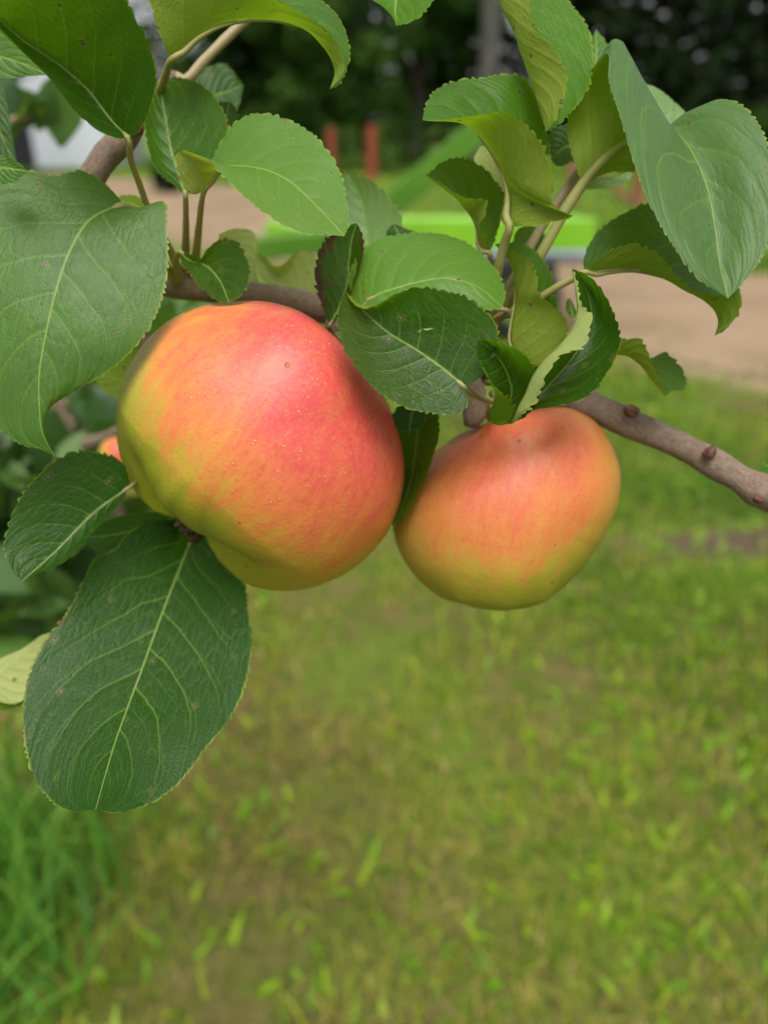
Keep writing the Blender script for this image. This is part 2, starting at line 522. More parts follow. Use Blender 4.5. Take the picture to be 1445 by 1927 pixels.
def stem_material():
    m = NT('green_stem')
    o = m.obj()
    tone = m.attr('tone', 'OBJECT').outputs['Fac']
    f = m.noise(o, 420.0, 4, 0.6)
    c = m.mix(tone, (0.24, 0.25, 0.05), (0.26, 0.17, 0.12))
    c = m.mix(m.math('MULTIPLY', f, 0.5), c, (0.33, 0.30, 0.14))
    return m.done(m.pbr(c, 0.55, m.bump(f, 0.3, 0.0004), 0.35))


M_STEM = stem_material()
M_BUD = simple_mat('bud_scale', (0.05, 0.018, 0.012), (0.15, 0.06, 0.035), 500.0, 0.5, 0.6, 0.0006)
M_CALYX = simple_mat('dried_calyx', (0.016, 0.010, 0.005), (0.095, 0.06, 0.03), 700.0, 0.8, 0.7, 0.0006)

# ------------------------------------------------------------------ the ground, the road and the grass
def ground_material():
    m = NT('lawn_soil')
    o = m.obj()
    n1 = m.noise(o, 1.1, 5, 0.6)
    n2 = m.noise(o, 9.0, 5, 0.65)
    n3 = m.noise(o, 45.0, 4, 0.65)
    c = m.mix(m.step(n2, 0.35, 0.65), (0.075, 0.095, 0.012), (0.12, 0.095, 0.032))
    c = m.mix(m.step(n1, 0.42, 0.62), c, (0.085, 0.13, 0.012))
    c = m.mix(m.math('MULTIPLY', m.step(n3, 0.45, 0.7), 0.6), c, (0.028, 0.022, 0.012))
    far = m.step(m.sep(o)[1], 5.0, 11.0)
    c = m.mix(m.math('MULTIPLY', far, 0.8), c, m.mix(n1, (0.075, 0.15, 0.015), (0.12, 0.20, 0.022)))
    vg = m.attr('verge').outputs['Fac']
    c = m.mix(m.step(m.math('ADD', vg, m.math('MULTIPLY_ADD', n2, 0.9, -0.45)), 0.25, 0.75), c, m.mix(n3, (0.20, 0.145, 0.08), (0.27, 0.205, 0.12)))
    c = m.mix(m.step(m.math('ADD', m.attr('soil').outputs['Fac'], m.math('MULTIPLY_ADD', n2, 0.8, -0.4)), 0.3, 0.8), c, m.mix(n3, (0.04, 0.028, 0.018), (0.12, 0.085, 0.055)))
    return m.done(m.pbr(c, 0.9, m.bump(n3, 0.5, 0.01), 0.15))


gx = np.concatenate([np.linspace(-400, -30, 12), np.linspace(-28, -8.5, 40), np.linspace(-8, 8, 150), np.linspace(8.5, 28, 40), np.linspace(30, 400, 12)])
gy = np.concatenate([np.linspace(-60, -3, 8), np.linspace(-2.5, 12, 150), np.linspace(12.5, 60, 60), np.linspace(70, 900, 15)])
GX, GY = np.meshgrid(gx, gy)


def ground_z(x, y):
    """gentle unevenness of the lawn"""
    return 0.012 * (np.sin(x * 2.1 + 0.5) * np.cos(y * 1.7) + 0.6 * np.sin(x * 4.7 + y * 3.9)) * np.exp(-np.maximum(y - 6, 0) / 6)


gv = np.column_stack([GX.ravel(), GY.ravel(), ground_z(GX, GY).ravel()])
ny_, nx_ = GX.shape
ii = (np.arange(ny_ - 1)[:, None] * nx_ + np.arange(nx_ - 1)[None, :]).ravel()
ground = put('ground', mesh_np('ground', gv, np.column_stack([ii, ii + 1, ii + nx_ + 1, ii + nx_])), ground_material())
tag(ground, 'mown lawn with green and straw patches', 'ground', None, 'structure')


def road_material():
    m = NT('dirt_road')
    o = m.obj()
    n1 = m.noise(o, 0.9, 4, 0.6)
    n2 = m.noise(o, 28.0, 5, 0.7)
    c = m.mix(m.step(n1, 0.35, 0.7), (0.205, 0.145, 0.088), (0.285, 0.21, 0.135))
    c = m.mix(m.math('MULTIPLY', m.step(n2, 0.45, 0.7), 0.4), c, (0.21, 0.15, 0.10))
    return m.done(m.pbr(c, 0.95, m.bump(n2, 0.5, 0.02), 0.1))


near = spline(np.array([(14, -7, 0), (7.6, -1.2, 0), (1.75, 4.55, 0), (-0.6, 7.5, 0), (-2.6, 10.2, 0), (-8, 16.5, 0), (-20, 26, 0), (-45, 44, 0)], float), 120)
far_ = spline(np.array([(17, -4, 0), (9.5, 1.8, 0), (3.1, 8.0, 0), (0.4, 12.5, 0), (-2.2, 17.5, 0), (-9.5, 24, 0), (-22, 31, 0), (-47, 48, 0)], float), 120)
rg = np.random.default_rng(3)
wob = np.convolve(rg.normal(0, 0.28, 140), np.ones(6) / 6, 'same')[:120]
near[:, 0] += wob; far_[:, 0] += wob[::-1]
nc = 9
rv = np.concatenate([near + (far_ - near) * k / (nc - 1) for k in range(nc)])
rv[:, 2] = ground_z(rv[:, 0], rv[:, 1]) + 0.010
ii = (np.arange(nc - 1)[:, None] * 120 + np.arange(119)[None, :]).ravel()
road = put('dirt_road', mesh_np('dirt_road', rv, np.column_stack([ii, ii + 120, ii + 121, ii + 1])[:, ::-1]), road_material())
tag(road, 'pale brown dirt lane crossing behind the branch', 'road', None, 'structure')


def in_road(x, y):
    xn = np.interp(y, near[:, 1], near[:, 0]); xf = np.interp(y, far_[:, 1], far_[:, 0])
    return (x > xn) & (x < xf)


def lane_distance(x, y):
    return np.minimum(np.abs(x - np.interp(y, near[:, 1], near[:, 0])), np.abs(x - np.interp(y, far_[:, 1], far_[:, 0]))) * 0.8


attr(ground.data, 'soil', np.exp(-(((gv[:, 0] - 1.25) / 0.42) ** 2 + ((gv[:, 1] - 2.33) / 0.12) ** 2)))
attr(ground.data, 'verge', np.exp(-lane_distance(gv[:, 0], gv[:, 1]) / 0.32))


def smooth_noise(x, y, sc, seed):
    r = np.random.default_rng(seed)
    s = np.zeros_like(x)
    for k in range(9):
        a = r.uniform(0, 6.28); f = sc * r.uniform(0.5, 2.2)
        s += np.sin((x * math.cos(a) + y * math.sin(a)) * f + r.uniform(0, 6.28)) / 3.0
    return s


def blades(px, py, h, w, lean, tone, seed, seg=3, z0=None):
    """grass blades: tapering curved strips; returns verts, quads, tris, tone"""
    r = np.random.default_rng(seed)
    n = len(px)
    az = r.uniform(0, 6.283, n); fa = az + math.pi / 2 + r.normal(0, 0.5, n)
    base = np.column_stack([px, py, (ground_z(px, py) if z0 is None else z0) - 0.004])
    ld = np.column_stack([np.cos(az), np.sin(az), np.zeros(n)])
    wd = np.column_stack([np.cos(fa), np.sin(fa), np.zeros(n)])
    V = []
    for k in range(seg + 1):
        u = k / seg
        c = base + ld * (lean * h * u**1.8)[:, None]
        c[:, 2] += h * (u - 0.45 * np.minimum(lean, 1.4) * u**2.2)
        if k < seg:
            ww = (w * (1 - 0.75 * u**1.6))[:, None] * 0.5
            V += [c - wd * ww, c + wd * ww]
        else:
            V += [c]
    nv = 2 * seg + 1
    v = np.stack(V, axis=1).reshape(-1, 3)
    o = np.arange(n)[:, None] * nv
    Q = np.concatenate([o + np.array([2 * k, 2 * k + 1, 2 * k + 3, 2 * k + 2]) for k in range(seg - 1)])
    T = o + np.array([2 * seg - 2, 2 * seg - 1, 2 * seg])
    return v, Q, T, np.repeat(tone, nv)


def grass_material(name, ramp):
    m = NT(name)
    t = m.attr('tone').outputs['Fac']
    cr = m.n('ShaderNodeValToRGB')
    e = cr.color_ramp.elements
    nd_ = None
    e[0].position, e[0].color = ramp[0][0], (*ramp[0][1], 1)
    e[1].position, e[1].color = ramp[-1][0], (*ramp[-1][1], 1)
    for p_, c_ in ramp[1:-1]:
        q = e.new(p_); q.color = (*c_, 1)
    m.set(cr.inputs[0], t)
    c = cr.outputs[0]
    return two_sided(m, c, m.mix(0.3, c, (0.25, 0.35, 0.03)), 0.3, 0.5, None, 0.3)


M_GRASS = grass_material('mown_grass', [(0.0, (0.05, 0.14, 0.010)), (0.3, (0.16, 0.33, 0.010)), (0.5, (0.35, 0.42, 0.02)),
                                        (0.68, (0.34, 0.31, 0.05)), (0.85, (0.42, 0.31, 0.10)), (1.0, (0.17, 0.11, 0.055))])


def scatter(y0, y1, dens, hx, seed):
    r = np.random.default_rng(seed)
    n = int(dens * (y1 - y0) * 2 * hx(y1))
    y = r.uniform(y0, y1, n); x = r.uniform(-1, 1, n) * hx(y1)
    k = np.abs(x) < hx(y)
    return x[k], y[k], r


parts, tones = [], []
for (y0, y1, dens, hh, ww, sd) in ((0.35, 1.6, 6800, 0.046, 0.0039, 1), (1.6, 3.2, 3800, 0.048, 0.0054, 2),
                                   (3.2, 6.5, 1000, 0.055, 0.012, 3), (6.5, 14, 260, 0.07, 0.02, 4), (14, 34, 45, 0.09, 0.05, 5)):
    x, y, r = scatter(y0, y1, dens, lambda yy: 0.42 + 0.62 * yy, sd)
    dry = smooth_noise(x, y, 3.2, 11) + 0.6 * smooth_noise(x, y, 9.0, 12)
    bare = smooth_noise(x, y, 4.0, 13) + 0.7 * smooth_noise(x, y, 11.0, 14)
    soil = np.exp(-(((x - 1.25) / 0.42) ** 2 + ((y - 2.33) / 0.11) ** 2)) * 3.5
    edge = np.abs(x - np.interp(y, near[:, 1], near[:, 0])) * 0.8
    ins = in_road(x, y)
    ok_road = (~ins) | (ins & (edge < 0.9) & (r.uniform(0, 1, len(x)) < 0.55 * np.exp(-edge / 0.25) * (smooth_noise(x, y, 7.0, 44) > -0.2)))
    dry = dry + 1.5 * np.exp(-edge / 0.35) * (y < 16)
    k = ok_road & (r.uniform(0, 1, len(x)) > 0.6 * np.exp(-edge / 0.3)) & (bare + r.normal(0, 0.45, len(x)) - 1.0 * soil > -0.75)
    x, y, dry = x[k], y[k], dry[k]
    right = np.clip((x * 0.35 + y * 0.18 - 0.35), -0.25, 0.30)
    tone = np.clip(0.45 + 0.19 * dry - right + r.normal(0, 0.24, len(x)), 0, 1)
    h = hh * r.lognormal(0, 0.32, len(x)) * np.where(tone > 0.6, 0.8, 1.0)
    lean = np.abs(r.normal(0.30, 0.28, len(x))) + np.where(tone > 0.62, 0.35, 0)
    v, q, t, tn = blades(x, y, h, ww * r.uniform(0.6, 1.5, len(x)), lean, tone, sd + 20)
    parts.append((v, q, t)); tones.append(tn)
# broad weed leaves between the blades
x, y, r = scatter(0.4, 5.0, 260, lambda yy: 0.42 + 0.62 * yy, 9)
k = (~in_road(x, y)) & (smooth_noise(x, y, 3.0, 17) > -0.3)
x, y = x[k], y[k]
v, q, t, tn = blades(x, y, r.uniform(0.025, 0.06, len(x)), r.uniform(0.012, 0.022, len(x)), r.uniform(0.5, 1.3, len(x)), r.uniform(0.12, 0.42, len(x)), 77)
parts.append((v, q, t)); tones.append(tn)
v, q, t = join_np(parts)
gm = mesh_np('grass', v, q, t)
attr(gm, 'tone', np.concatenate(tones))
tag(put('grass', gm, M_GRASS), 'short mown grass, green and straw coloured', 'grass', None, 'stuff')

# tall lush grass at the foot of the apple tree
M_TALL = grass_material('tall_grass', [(0.0, (0.030, 0.12, 0.010)), (0.5, (0.08, 0.25, 0.02)), (1.0, (0.20, 0.40, 0.05))])
c0 = G(40, 1760)
r = np.random.default_rng(31)
n = 520
px_, py_ = c0[0] - 0.05 + r.normal(0, 0.105, n), c0[1] + 0.02 + r.normal(0, 0.17, n)
v, q, t, tn = blades(px_, py_, r.uniform(0.14, 0.36, n), r.uniform(0.005, 0.009, n), np.abs(r.normal(0.38, 0.28, n)), r.uniform(0, 1, n), 33, seg=8)
tm = mesh_np('grass_tuft', v - np.array([c0[0], c0[1], 0]), q, t)
attr(tm, 'tone', tn)
tag(put('grass_tuft', tm, M_TALL, None, (c0[0], c0[1], 0)), 'tall lush blue-green grass tuft rising from the shorter mown lawn', 'grass tuft')

# ------------------------------------------------------------------ trees, shed and things across the lane
M_TRUNK = simple_mat('tree_bark', (0.045, 0.034, 0.026), (0.12, 0.10, 0.085), 3.0, 0.9, 0.8, 0.03, (3, 3, 0.5))
M_GTRUNK = simple_mat('grey_tree_bark', (0.06, 0.057, 0.05), (0.115, 0.11, 0.098), 3.0, 0.9, 0.8, 0.03, (3, 3, 0.5))


def foliage_mat(name, c1, c2, tr):
    m = NT(name)
    t = m.attr('tone').outputs['Fac']
    return two_sided(m, m.mix(t, c1, c2), tr, 0.18, 0.7, None, 0.1)


M_SPRUCE = foliage_mat('spruce_needles', (0.009, 0.022, 0.007), (0.027, 0.048, 0.014), (0.05, 0.09, 0.02))
M_BROAD = foliage_mat('broad_leaves', (0.010, 0.032, 0.005), (0.062, 0.13, 0.018), (0.08, 0.18, 0.02))


def cards(c, size, seed, droop=0.0, stretch=1.0):
    """leaf-shaped faces (bent rhombi) at the points c"""
    r = np.random.default_rng(seed)
    n = len(c)
    d = r.normal(0, 1, (n, 3)); d[:, 2] = d[:, 2] * 0.6 - droop
    d /= np.linalg.norm(d, axis=1)[:, None]
    s = np.cross(d, r.normal(0, 1, (n, 3))); s /= np.linalg.norm(s, axis=1)[:, None] + 1e-9
    nn = np.cross(d, s)
    L = (size * r.uniform(0.6, 1.4, n))[:, None]
    w = L * 0.5 / stretch
    v = np.stack([c - d * L * 0.5, c + s * w * 0.5 + nn * L * 0.08 - d * L * 0.05, c + d * L * 0.5, c - s * w * 0.5 + nn * L * 0.08 - d * L * 0.05], axis=1).reshape(-1, 3)
    return v, np.arange(n * 4).reshape(n, 4)


def crown_object(pts, size, seed, mat, parent, droop=0.0, stretch=1.0, name='crown'):
    v, q = cards(pts, size, seed, droop, stretch)
    me = mesh_np(name, v, q)
    r = np.random.default_rng(seed + 5)
    clump = smooth_noise(pts[:, 0] * 1.0, pts[:, 2] + pts[:, 1], 2.2, seed)
    attr(me, 'tone', np.repeat(np.clip(0.45 + 0.42 * clump + r.normal(0, 0.2, len(pts)), 0, 1), 4))
    return put(name, me, mat, parent, (0, 0, 0))


def limb_set(h, seed, n, r0, spread, up):
    """trunk with limbs as one mesh"""
    r = np.random.default_rng(seed)
    bend = r.normal(0, 0.02 * h, (5, 2)).cumsum(axis=0) * 0.5
    zz = np.linspace(0, h * 0.92, 5)
    pts = np.column_stack([bend - bend[0], zz])
    pts[0, 2] = -0.1
    parts = [tube_mesh(pts, np.linspace(r0, r0 * 0.18, 5), 16, 10, 0.05, seed)]
    tips = []
    for k in range(n):
        u = r.uniform(0.12, 0.92)
        b = np.array([np.interp(u * h * .92, zz, pts[:, 0]), np.interp(u * h * .92, zz, pts[:, 1]), u * h * 0.92])
        a = r.uniform(0, 6.28); L = spread * r.uniform(0.6, 1.1) * (1.1 - 0.6 * u)
        e = b + np.array([math.cos(a) * L, math.sin(a) * L, up * L * r.uniform(0.5, 1.2)])
        mdl = (b + e) / 2 + np.array([0, 0, 0.08 * L])
        parts.append(tube_mesh([b, mdl, e], [r0 * 0.35 * (1.1 - u * .7), r0 * 0.2, r0 * 0.06], 8, 6))
        tips.append((b, e))
    return join_np(parts), tips


def broad_tree(x, y, h, spread, seed, label, base=0.18, dens=1.0, trunk=M_TRUNK, size=0.24, mat=None):
    t = empty('broadleaf_tree', (x, y, 0), label, 'tree', 'trees beyond the dirt lane')
    (v, q, tr), tips = limb_set(h, seed, 22, 0.028 * h, spread, 0.55)
    put('trunk', mesh_np('trunk', v, q, tr), trunk, t, (0, 0, 0))
    r = np.random.default_rng(seed + 1)
    C = []
    for b, e in tips:
        for k in range(6):
            u = r.uniform(0.3, 1.1)
            c = b + (e - b) * u + r.normal(0, 0.25, 3)
            if c[2] < base * h: c[2] = base * h + r.uniform(0, 0.8)
            rr = r.uniform(0.35, 0.85)
            n = int(170 * rr * dens)
            p = r.normal(0, 1, (n, 3)); p /= np.linalg.norm(p, axis=1)[:, None]
            C.append(c + p * rr * (r.uniform(0.3, 1, (n, 1)) ** 0.5) * np.array([1, 1, 0.75]))
    crown_object(np.concatenate(C), size, seed + 2, mat or M_BROAD, t)
    return t


def spruce(x, y, h, spread, seed, label, dens=1.0, low=0.04):
    t = empty('spruce_tree', (x, y, 0), label, 'tree', 'trees beyond the dirt lane')
    v, q, tr = tube_mesh([(0, 0, -0.1), (0.02, 0, h * .5), (0, 0, h)], [0.018 * h, 0.012 * h, 0.02], 14, 10, 0.05, seed)
    put('trunk', mesh_np('trunk', v, q, tr), M_TRUNK, t, (0, 0, 0))
    r = np.random.default_rng(seed + 1)
    C = []
    z = low * h
    while z < h * 0.98:
        R = spread * (1 - z / h) ** 0.8
        for k in range(int(5 + 5 * (1 - z / h))):
            a = r.uniform(0, 6.28); L = R * r.uniform(0.65, 1.15)
            n = int(L * 85 * dens) + 6
            u = r.uniform(0.12, 1, n)
            side = r.normal(0, 0.13, n) * L * (1.1 - u)
            cx = math.cos(a) * L * u - math.sin(a) * side
            cy = math.sin(a) * L * u + math.cos(a) * side
            cz = z + 0.10 * L * np.sin(u * 2.4) - 0.28 * L * u**2 + r.normal(0, 0.05, n) - np.abs(r.normal(0, .07, n))
            C.append(np.column_stack([cx, cy, cz]))
        z += h * r.uniform(0.024, 0.044)
    crown_object(np.concatenate(C), 0.30, seed + 2, M_SPRUCE, t, 0.35, 1.5)
    return t


def xat(px, y):
    """world x of something standing at distance y (metres) in photo column px (taken at the horizon)"""
    return (px - W0 / 2) / FPX * y * 1.12


spruce(xat(1430, 27), 27, 13, 3.2, 101, 'dark spruce at the right end of the row, behind the very large leaf', 0.8)
spruce(xat(1260, 30), 30, 14, 3.0, 102, 'dark spruce with bright sky gaps in its boughs, next to the rightmost spruce', 0.5)
spruce(xat(1130, 33), 33, 14, 2.9, 103, 'dark spruce behind the brown braced posts', 0.55)
spruce(xat(985, 34), 34, 15, 3.1, 104, 'dark spruce just right of the bare grey trunk', 0.8)
spruce(xat(560, 36), 36, 14, 3.4, 106, 'dark spruce showing behind the broadleaf trees, above the red posts')
spruce(xat(1350, 35), 35, 15, 3.4, 107, 'dark spruce set back between the two rightmost spruces', 0.7)
spruce(xat(1195, 38), 38, 15, 3.4, 108, 'far dark spruce seen through the boughs above the brown posts', 0.75)
spruce(xat(1050, 40), 40, 15, 3.6, 109, 'far dark spruce just behind the top folded leaf', 1.0)
spruce(xat(840, 37), 37, 15, 3.4, 110, 'far dark spruce directly behind the bare grey trunk', 1.0)
spruce(xat(690, 40), 40, 15, 3.6, 118, 'far dark spruce behind the leafy trees, above and right of the red posts', 1.0)
broad_tree(xat(770, 30), 30, 9.5, 3.6, 111, 'dense dark green broadleaf tree standing left of the bare grey trunk', 0.06, 1.2)
broad_tree(xat(640, 27), 27, 8.5, 3.2, 112, 'dark leafy tree directly behind the two red posts', 0.07, 1.2)
broad_tree(xat(525, 29), 29, 9.0, 3.0, 113, 'dark leafy tree seen below the arching top leaf, left of the red posts', 0.07, 1.1)
broad_tree(xat(345, 33), 33, 9.5, 3.0, 114, 'thin crowned tree with white sky showing through beside the shed', 0.30, 0.22)
broad_tree(xat(90, 22.5), 22.5, 7.0, 2.9, 115, 'small tree with a dark straight trunk in front of the pale shed', 0.40, 0.85)
broad_tree(xat(-40, 40), 40, 9.5, 3.6, 116, 'tall tree rising behind the pale shed', 0.25, 0.55)
t = empty('bare_trunk_tree', (xat(872, 23), 23, 0), 'tall tree with a bare straight grey trunk before the dark spruces', 'tree')
v, q, tr = tube_mesh([(0, 0, -0.1), (0.05, 0, 3), (0.0, 0, 7), (0.1, 0, 11)], [0.30, 0.25, 0.22, 0.08], 24, 12, 0.05, 5)
put('trunk', mesh_np('trunk', v, q, tr), M_GTRUNK, t, (0, 0, 0))
r = np.random.default_rng(8)
pp = np.concatenate([np.array([math.cos(a) * 1.3, math.sin(a) * 1.3, z]) + r.normal(0, 0.6, (90, 3)) for a, z in zip(r.uniform(0, 6.28, 22), r.uniform(6.2, 11.5, 22))])
crown_object(pp, 0.2, 61, M_BROAD, t)

# low dark shrub by the road and the undergrowth along the tree row
def shrub(x, y, w, h, seed, label, mat, n=700):
    t = empty('shrub', (x, y, 0), label, 'shrub')
    r = np.random.default_rng(seed)
    p = r.normal(0, 1, (n, 3)); p /= np.linalg.norm(p, axis=1)[:, None]
    p *= r.uniform(0.5, 1, (n, 1))
    p = p * np.array([w / 2, w / 2, h / 2]) * (1 + 0.2 * np.sin(p[:, :1] * 9)) + np.array([0, 0, h * 0.5])
    p[:, 2] = np.maximum(p[:, 2], 0.02)
    crown_object(p, 0.13, seed, mat, t, 0, 1, 'foliage')
    st = [tube_mesh([(0, 0, -0.03), (math.cos(a) * w * .15, math.sin(a) * w * .15, h * .4), (math.cos(a) * w * .3, math.sin(a) * w * .3, h * .8)], [0.02, 0.014, 0.005], 6, 6) for a in r.uniform(0, 6.28, 6)]
    put('stem', mesh_np('stem', *join_np(st)), M_TRUNK, t, (0, 0, 0))


g = G(322, 362)
shrub(g[0], g[1], 0.75, 0.62, 201, 'small dark round shrub standing at the edge of the dirt lane', M_SPRUCE)
for k, (px_, lab) in enumerate(((590, 'low dark undergrowth bush at the foot of the leafy trees, by the shorter-looking red post'),
                                (800, 'low dark bush below the slanting lime green bar'),
                                (1290, 'low dark bush under the spruces, right of the brown posts'))):
    shrub(xat(px_, 24.5), 24.5, 4.6, 1.7, 210 + k, lab, M_BROAD, 2600)

# pale shed
M_SHED = simple_mat('pale_siding', (0.56, 0.60, 0.68), (0.66, 0.69, 0.75), 2.0, 0.6, 0.2, 0.01, (1, 1, 14))
M_ROOF = simple_mat('shed_roof', (0.10, 0.10, 0.11), (0.17, 0.17, 0.175), 4.0, 0.7, 0.3, 0.01)
M_DARK = simple_mat('dark_interior', (0.012, 0.013, 0.016), (0.03, 0.03, 0.035), 4.0, 0.6, 0.2, 0.01)
sh = empty('shed', (-12.1, 29.2, 0), 'pale blue-white shed with a dark doorway, seen past the left leaves', 'shed')
Wd, Dp, Hh = 6.6, 4.0, 2.75
wv = []
for (a, b) in ((-Wd / 2, -0.75), (0.95, Wd / 2)):
    wv.append(box_np(((a + b) / 2, -Dp / 2, Hh / 2), (b - a, 0.16, Hh), bev=0.02))
wv.append(box_np((0.1, -Dp / 2, 2.4), (1.70, 0.158, 0.7), bev=0.02))
wv.append(box_np((0, Dp / 2, Hh / 2), (Wd, 0.16, Hh), bev=0.02))
for s in (-1, 1):
    wv.append(box_np((s * (Wd / 2 - 0.08), 0, Hh / 2), (0.155, Dp - 0.17, Hh - 0.004), bev=0.02))
put('wall', mesh_np('wall', *join_np(wv), smooth=False), M_SHED, sh, (0, 0, 0))
rf = []
for s in (-1, 1):
    rr = box_np((0, 0, 0), (Wd + 0.6, Dp / 2 + 0.65, 0.10), bev=0.05)
    an = s * 0.42
    vv = rr[0] @ np.array([[1, 0, 0], [0, math.cos(an), math.sin(an)], [0, -math.sin(an), math.cos(an)]])
    rf.append((vv * np.array([1, 1, 1]) + np.array([0, s * (Dp / 4 + 0.16), Hh + 0.44]), None, rr[2]))
put('roof', mesh_np('roof', *join_np(rf), smooth=False), M_ROOF, sh, (0, 0, 0))
put('doorway_dark', mesh_np('doorway_dark', *box_np((0.1, -Dp / 2 + 0.12, 1.02), (1.66, 0.05, 2.04), bev=0.05), smooth=False), M_DARK, sh, (0, 0, 0))  # near-black sheet behind the opening: the unlit inside painted as colour

# red posts
M_RED = simple_mat('red_painted_wood', (0.20, 0.034, 0.020), (0.28, 0.06, 0.034), 6.0, 0.6, 0.4, 0.01, (4, 4, 0.6))
M_RUST = simple_mat('red_brown_wood', (0.17, 0.075, 0.04), (0.28, 0.13, 0.075), 6.0, 0.8, 0.5, 0.01, (4, 4, 0.6))


def post(px, y_top, y_base, w, label):
    b = G(px, y_base)
    d = b[1] * cp + CAM_H * sp
    h = (y_base - y_top) / FPX * d
    t = empty('wooden_post', tuple(b), label, 'post', 'red posts')
    put('shaft', mesh_np('shaft', *box_np((0, 0, h / 2 - 0.05), (w, w, h + 0.1), 0.2, 0, 0.08), smooth=False), M_RED, t, (0, 0, 0))
    v = box_np((0, 0, h + 0.025), (w * 1.12, w * 1.12, 0.05), 0.2, 0, 0.3)
    put('cap', mesh_np('cap', *v, smooth=False), M_RED, t, (0, 0, 0))


post(699, 250, 340, 0.22, 'red wooden post, the wider one whose full height shows beside the pale leaf')
post(624, 252, 332, 0.19, 'red wooden post, mostly hidden by the light green leaf')

# braced brown frame right of the twigs
b1, b2 = G(1073, 388), G(1197, 388)
t = empty('wooden_fence', tuple((b1 + b2) / 2), 'red-brown wooden frame of two posts with a slanting brace', 'fence')
o_ = (b1 + b2) / 2
for b in (b1, b2):
    put('post', mesh_np('post', *box_np(b - o_ + np.array([0, 0, 0.55]), (0.20, 0.16, 1.2), 0.1, 0, 0.08), smooth=False), M_RUST, t, (0, 0, 0))
L = np.linalg.norm(b2 - b1)
put('brace', mesh_np('brace', *box_np(np.array([0, 0.0, 0.42]), (L * 0.98, 0.07, 0.11), 0.0, 0.62, 0.08), smooth=False), M_RUST, t, (0, 0, 0))

# lime green trailer on the lawn
M_LIME = simple_mat('lime_paint', (0.16, 0.40, 0.012), (0.21, 0.47, 0.018), 3.0, 0.4, 0.08, 0.004, None, 0.5)
M_LIME2 = simple_mat('leaf_green_paint', (0.055, 0.155, 0.005), (0.075, 0.20, 0.007), 3.0, 0.5, 0.08, 0.004, None, 0.4)
M_STEEL = simple_mat('grey_steel', (0.24, 0.27, 0.32), (0.34, 0.37, 0.42), 12.0, 0.45, 0.2, 0.003)
M_RUBBER = simple_mat('black_rubber', (0.014, 0.014, 0.016), (0.03, 0.03, 0.03), 30.0, 0.75, 0.4, 0.004)
tb = G(900, 640)
tr_ = empty('farm_trailer', (tb[0], tb[1], 0), 'bright lime green farm trailer with a slanting bar, standing on the lawn behind the twigs', 'trailer')


def TP(px, py, dy=0.0):
    """point in the trailer's frame seen in direction (px, py), at the trailer's distance plus dy"""
    v = FWD + (px - W0 / 2) / FPX * RGT - (py - H0 / 2) / FPX * UPV
    return EYE + v * ((tb[1] + dy) / v[1]) - np.array([tb[0], tb[1], 0])


def bar(a, b, w, h, bev=0.12):
    a, b = np.asarray(a), np.asarray(b)
    L = np.linalg.norm(b - a)
    v, q, t_ = box_np((0, 0, 0), (L, w, h), 0, 0, bev)
    d = (b - a) / L
    s = np.cross([0, 0, 1.0], d); s /= np.linalg.norm(s)
    u = np.cross(d, s)
    return v @ np.stack([d, s, u]) + (a + b) / 2, None, t_


def tpart(name, geo, mat, parent=tr_):
    return put(name, mesh_np(name, *geo, smooth=False), mat, parent, (0, 0, 0))


tpart('side_panel', bar(TP(690, 440), TP(1118, 440), 0.06, 0.19), M_LIME)
tpart('side_panel', bar(TP(660, 428, 1.3), TP(1090, 425, 1.3), 0.06, 0.16), M_LIME)
fl = TP(900, 455, 0.65)
tpart('deck', box_np(fl + np.array([0, 0, -0.03]), (1.50, 1.15, 0.05)), M_STEEL)
for px_ in (1052, 760):
    a = TP(px_, 470); e = a.copy(); e[2] = 0.0
    tpart('leg', bar(e + np.array([0, 0.0, 0.001]), a, 0.09, 0.17), M_LIME)
a = TP(1106, 480); e = a.copy(); e[2] = 0.02
tpart('back_stay', bar(e, a, 0.05, 0.09), M_STEEL)
# slanting bar rises from the low drawbar on the left
tpart('slanting_bar', bar(TP(715, 402, 0.30), TP(915, 236, 0.30), 0.10, 0.155), M_LIME2)
tpart('drawbar', bar(TP(480, 468, 0.25), TP(700, 445, 0.25), 0.10, 0.15), M_LIME2)
tpart('cross_bar', bar(TP(500, 425, 0.9), TP(640, 455, 0.9), 0.08, 0.10), M_LIME)


def wheel(c, R, w, parent):
    ang = np.linspace(0, 2 * math.pi, 33)[:-1]
    prof = [(R * 0.62, -w / 2), (R * 0.92, -w / 2), (R, -w * 0.3), (R, w * 0.3), (R * 0.92, w / 2), (R * 0.62, w / 2)]
    V = np.concatenate([np.column_stack([rr * np.cos(ang), np.full(32, yy), rr * np.sin(ang)]) for rr, yy in prof]) + c
    Q = []
    for k in range(6):
        k2 = (k + 1) % 6
        for j in range(32):
            Q.append((k * 32 + j, k2 * 32 + j, k2 * 32 + (j + 1) % 32, k * 32 + (j + 1) % 32))
    wl = put('wheel', mesh_np('wheel', V, np.array(Q)), M_RUBBER, parent, (0, 0, 0))
    v = np.concatenate([np.column_stack([R * 0.615 * np.cos(ang), np.full(32, s * w * 0.3), R * 0.615 * np.sin(ang)]) for s in (-1, 1)] + [np.array([[0, -w * .42, 0], [0, w * .42, 0]])]) + c
    T = [(64, (j + 1) % 32, j) for j in range(32)] + [(65, 32 + j, 32 + (j + 1) % 32) for j in range(32)]
    put('rim', mesh_np('rim', v, None, np.array(T)), M_LIME, wl, (0, 0, 0))


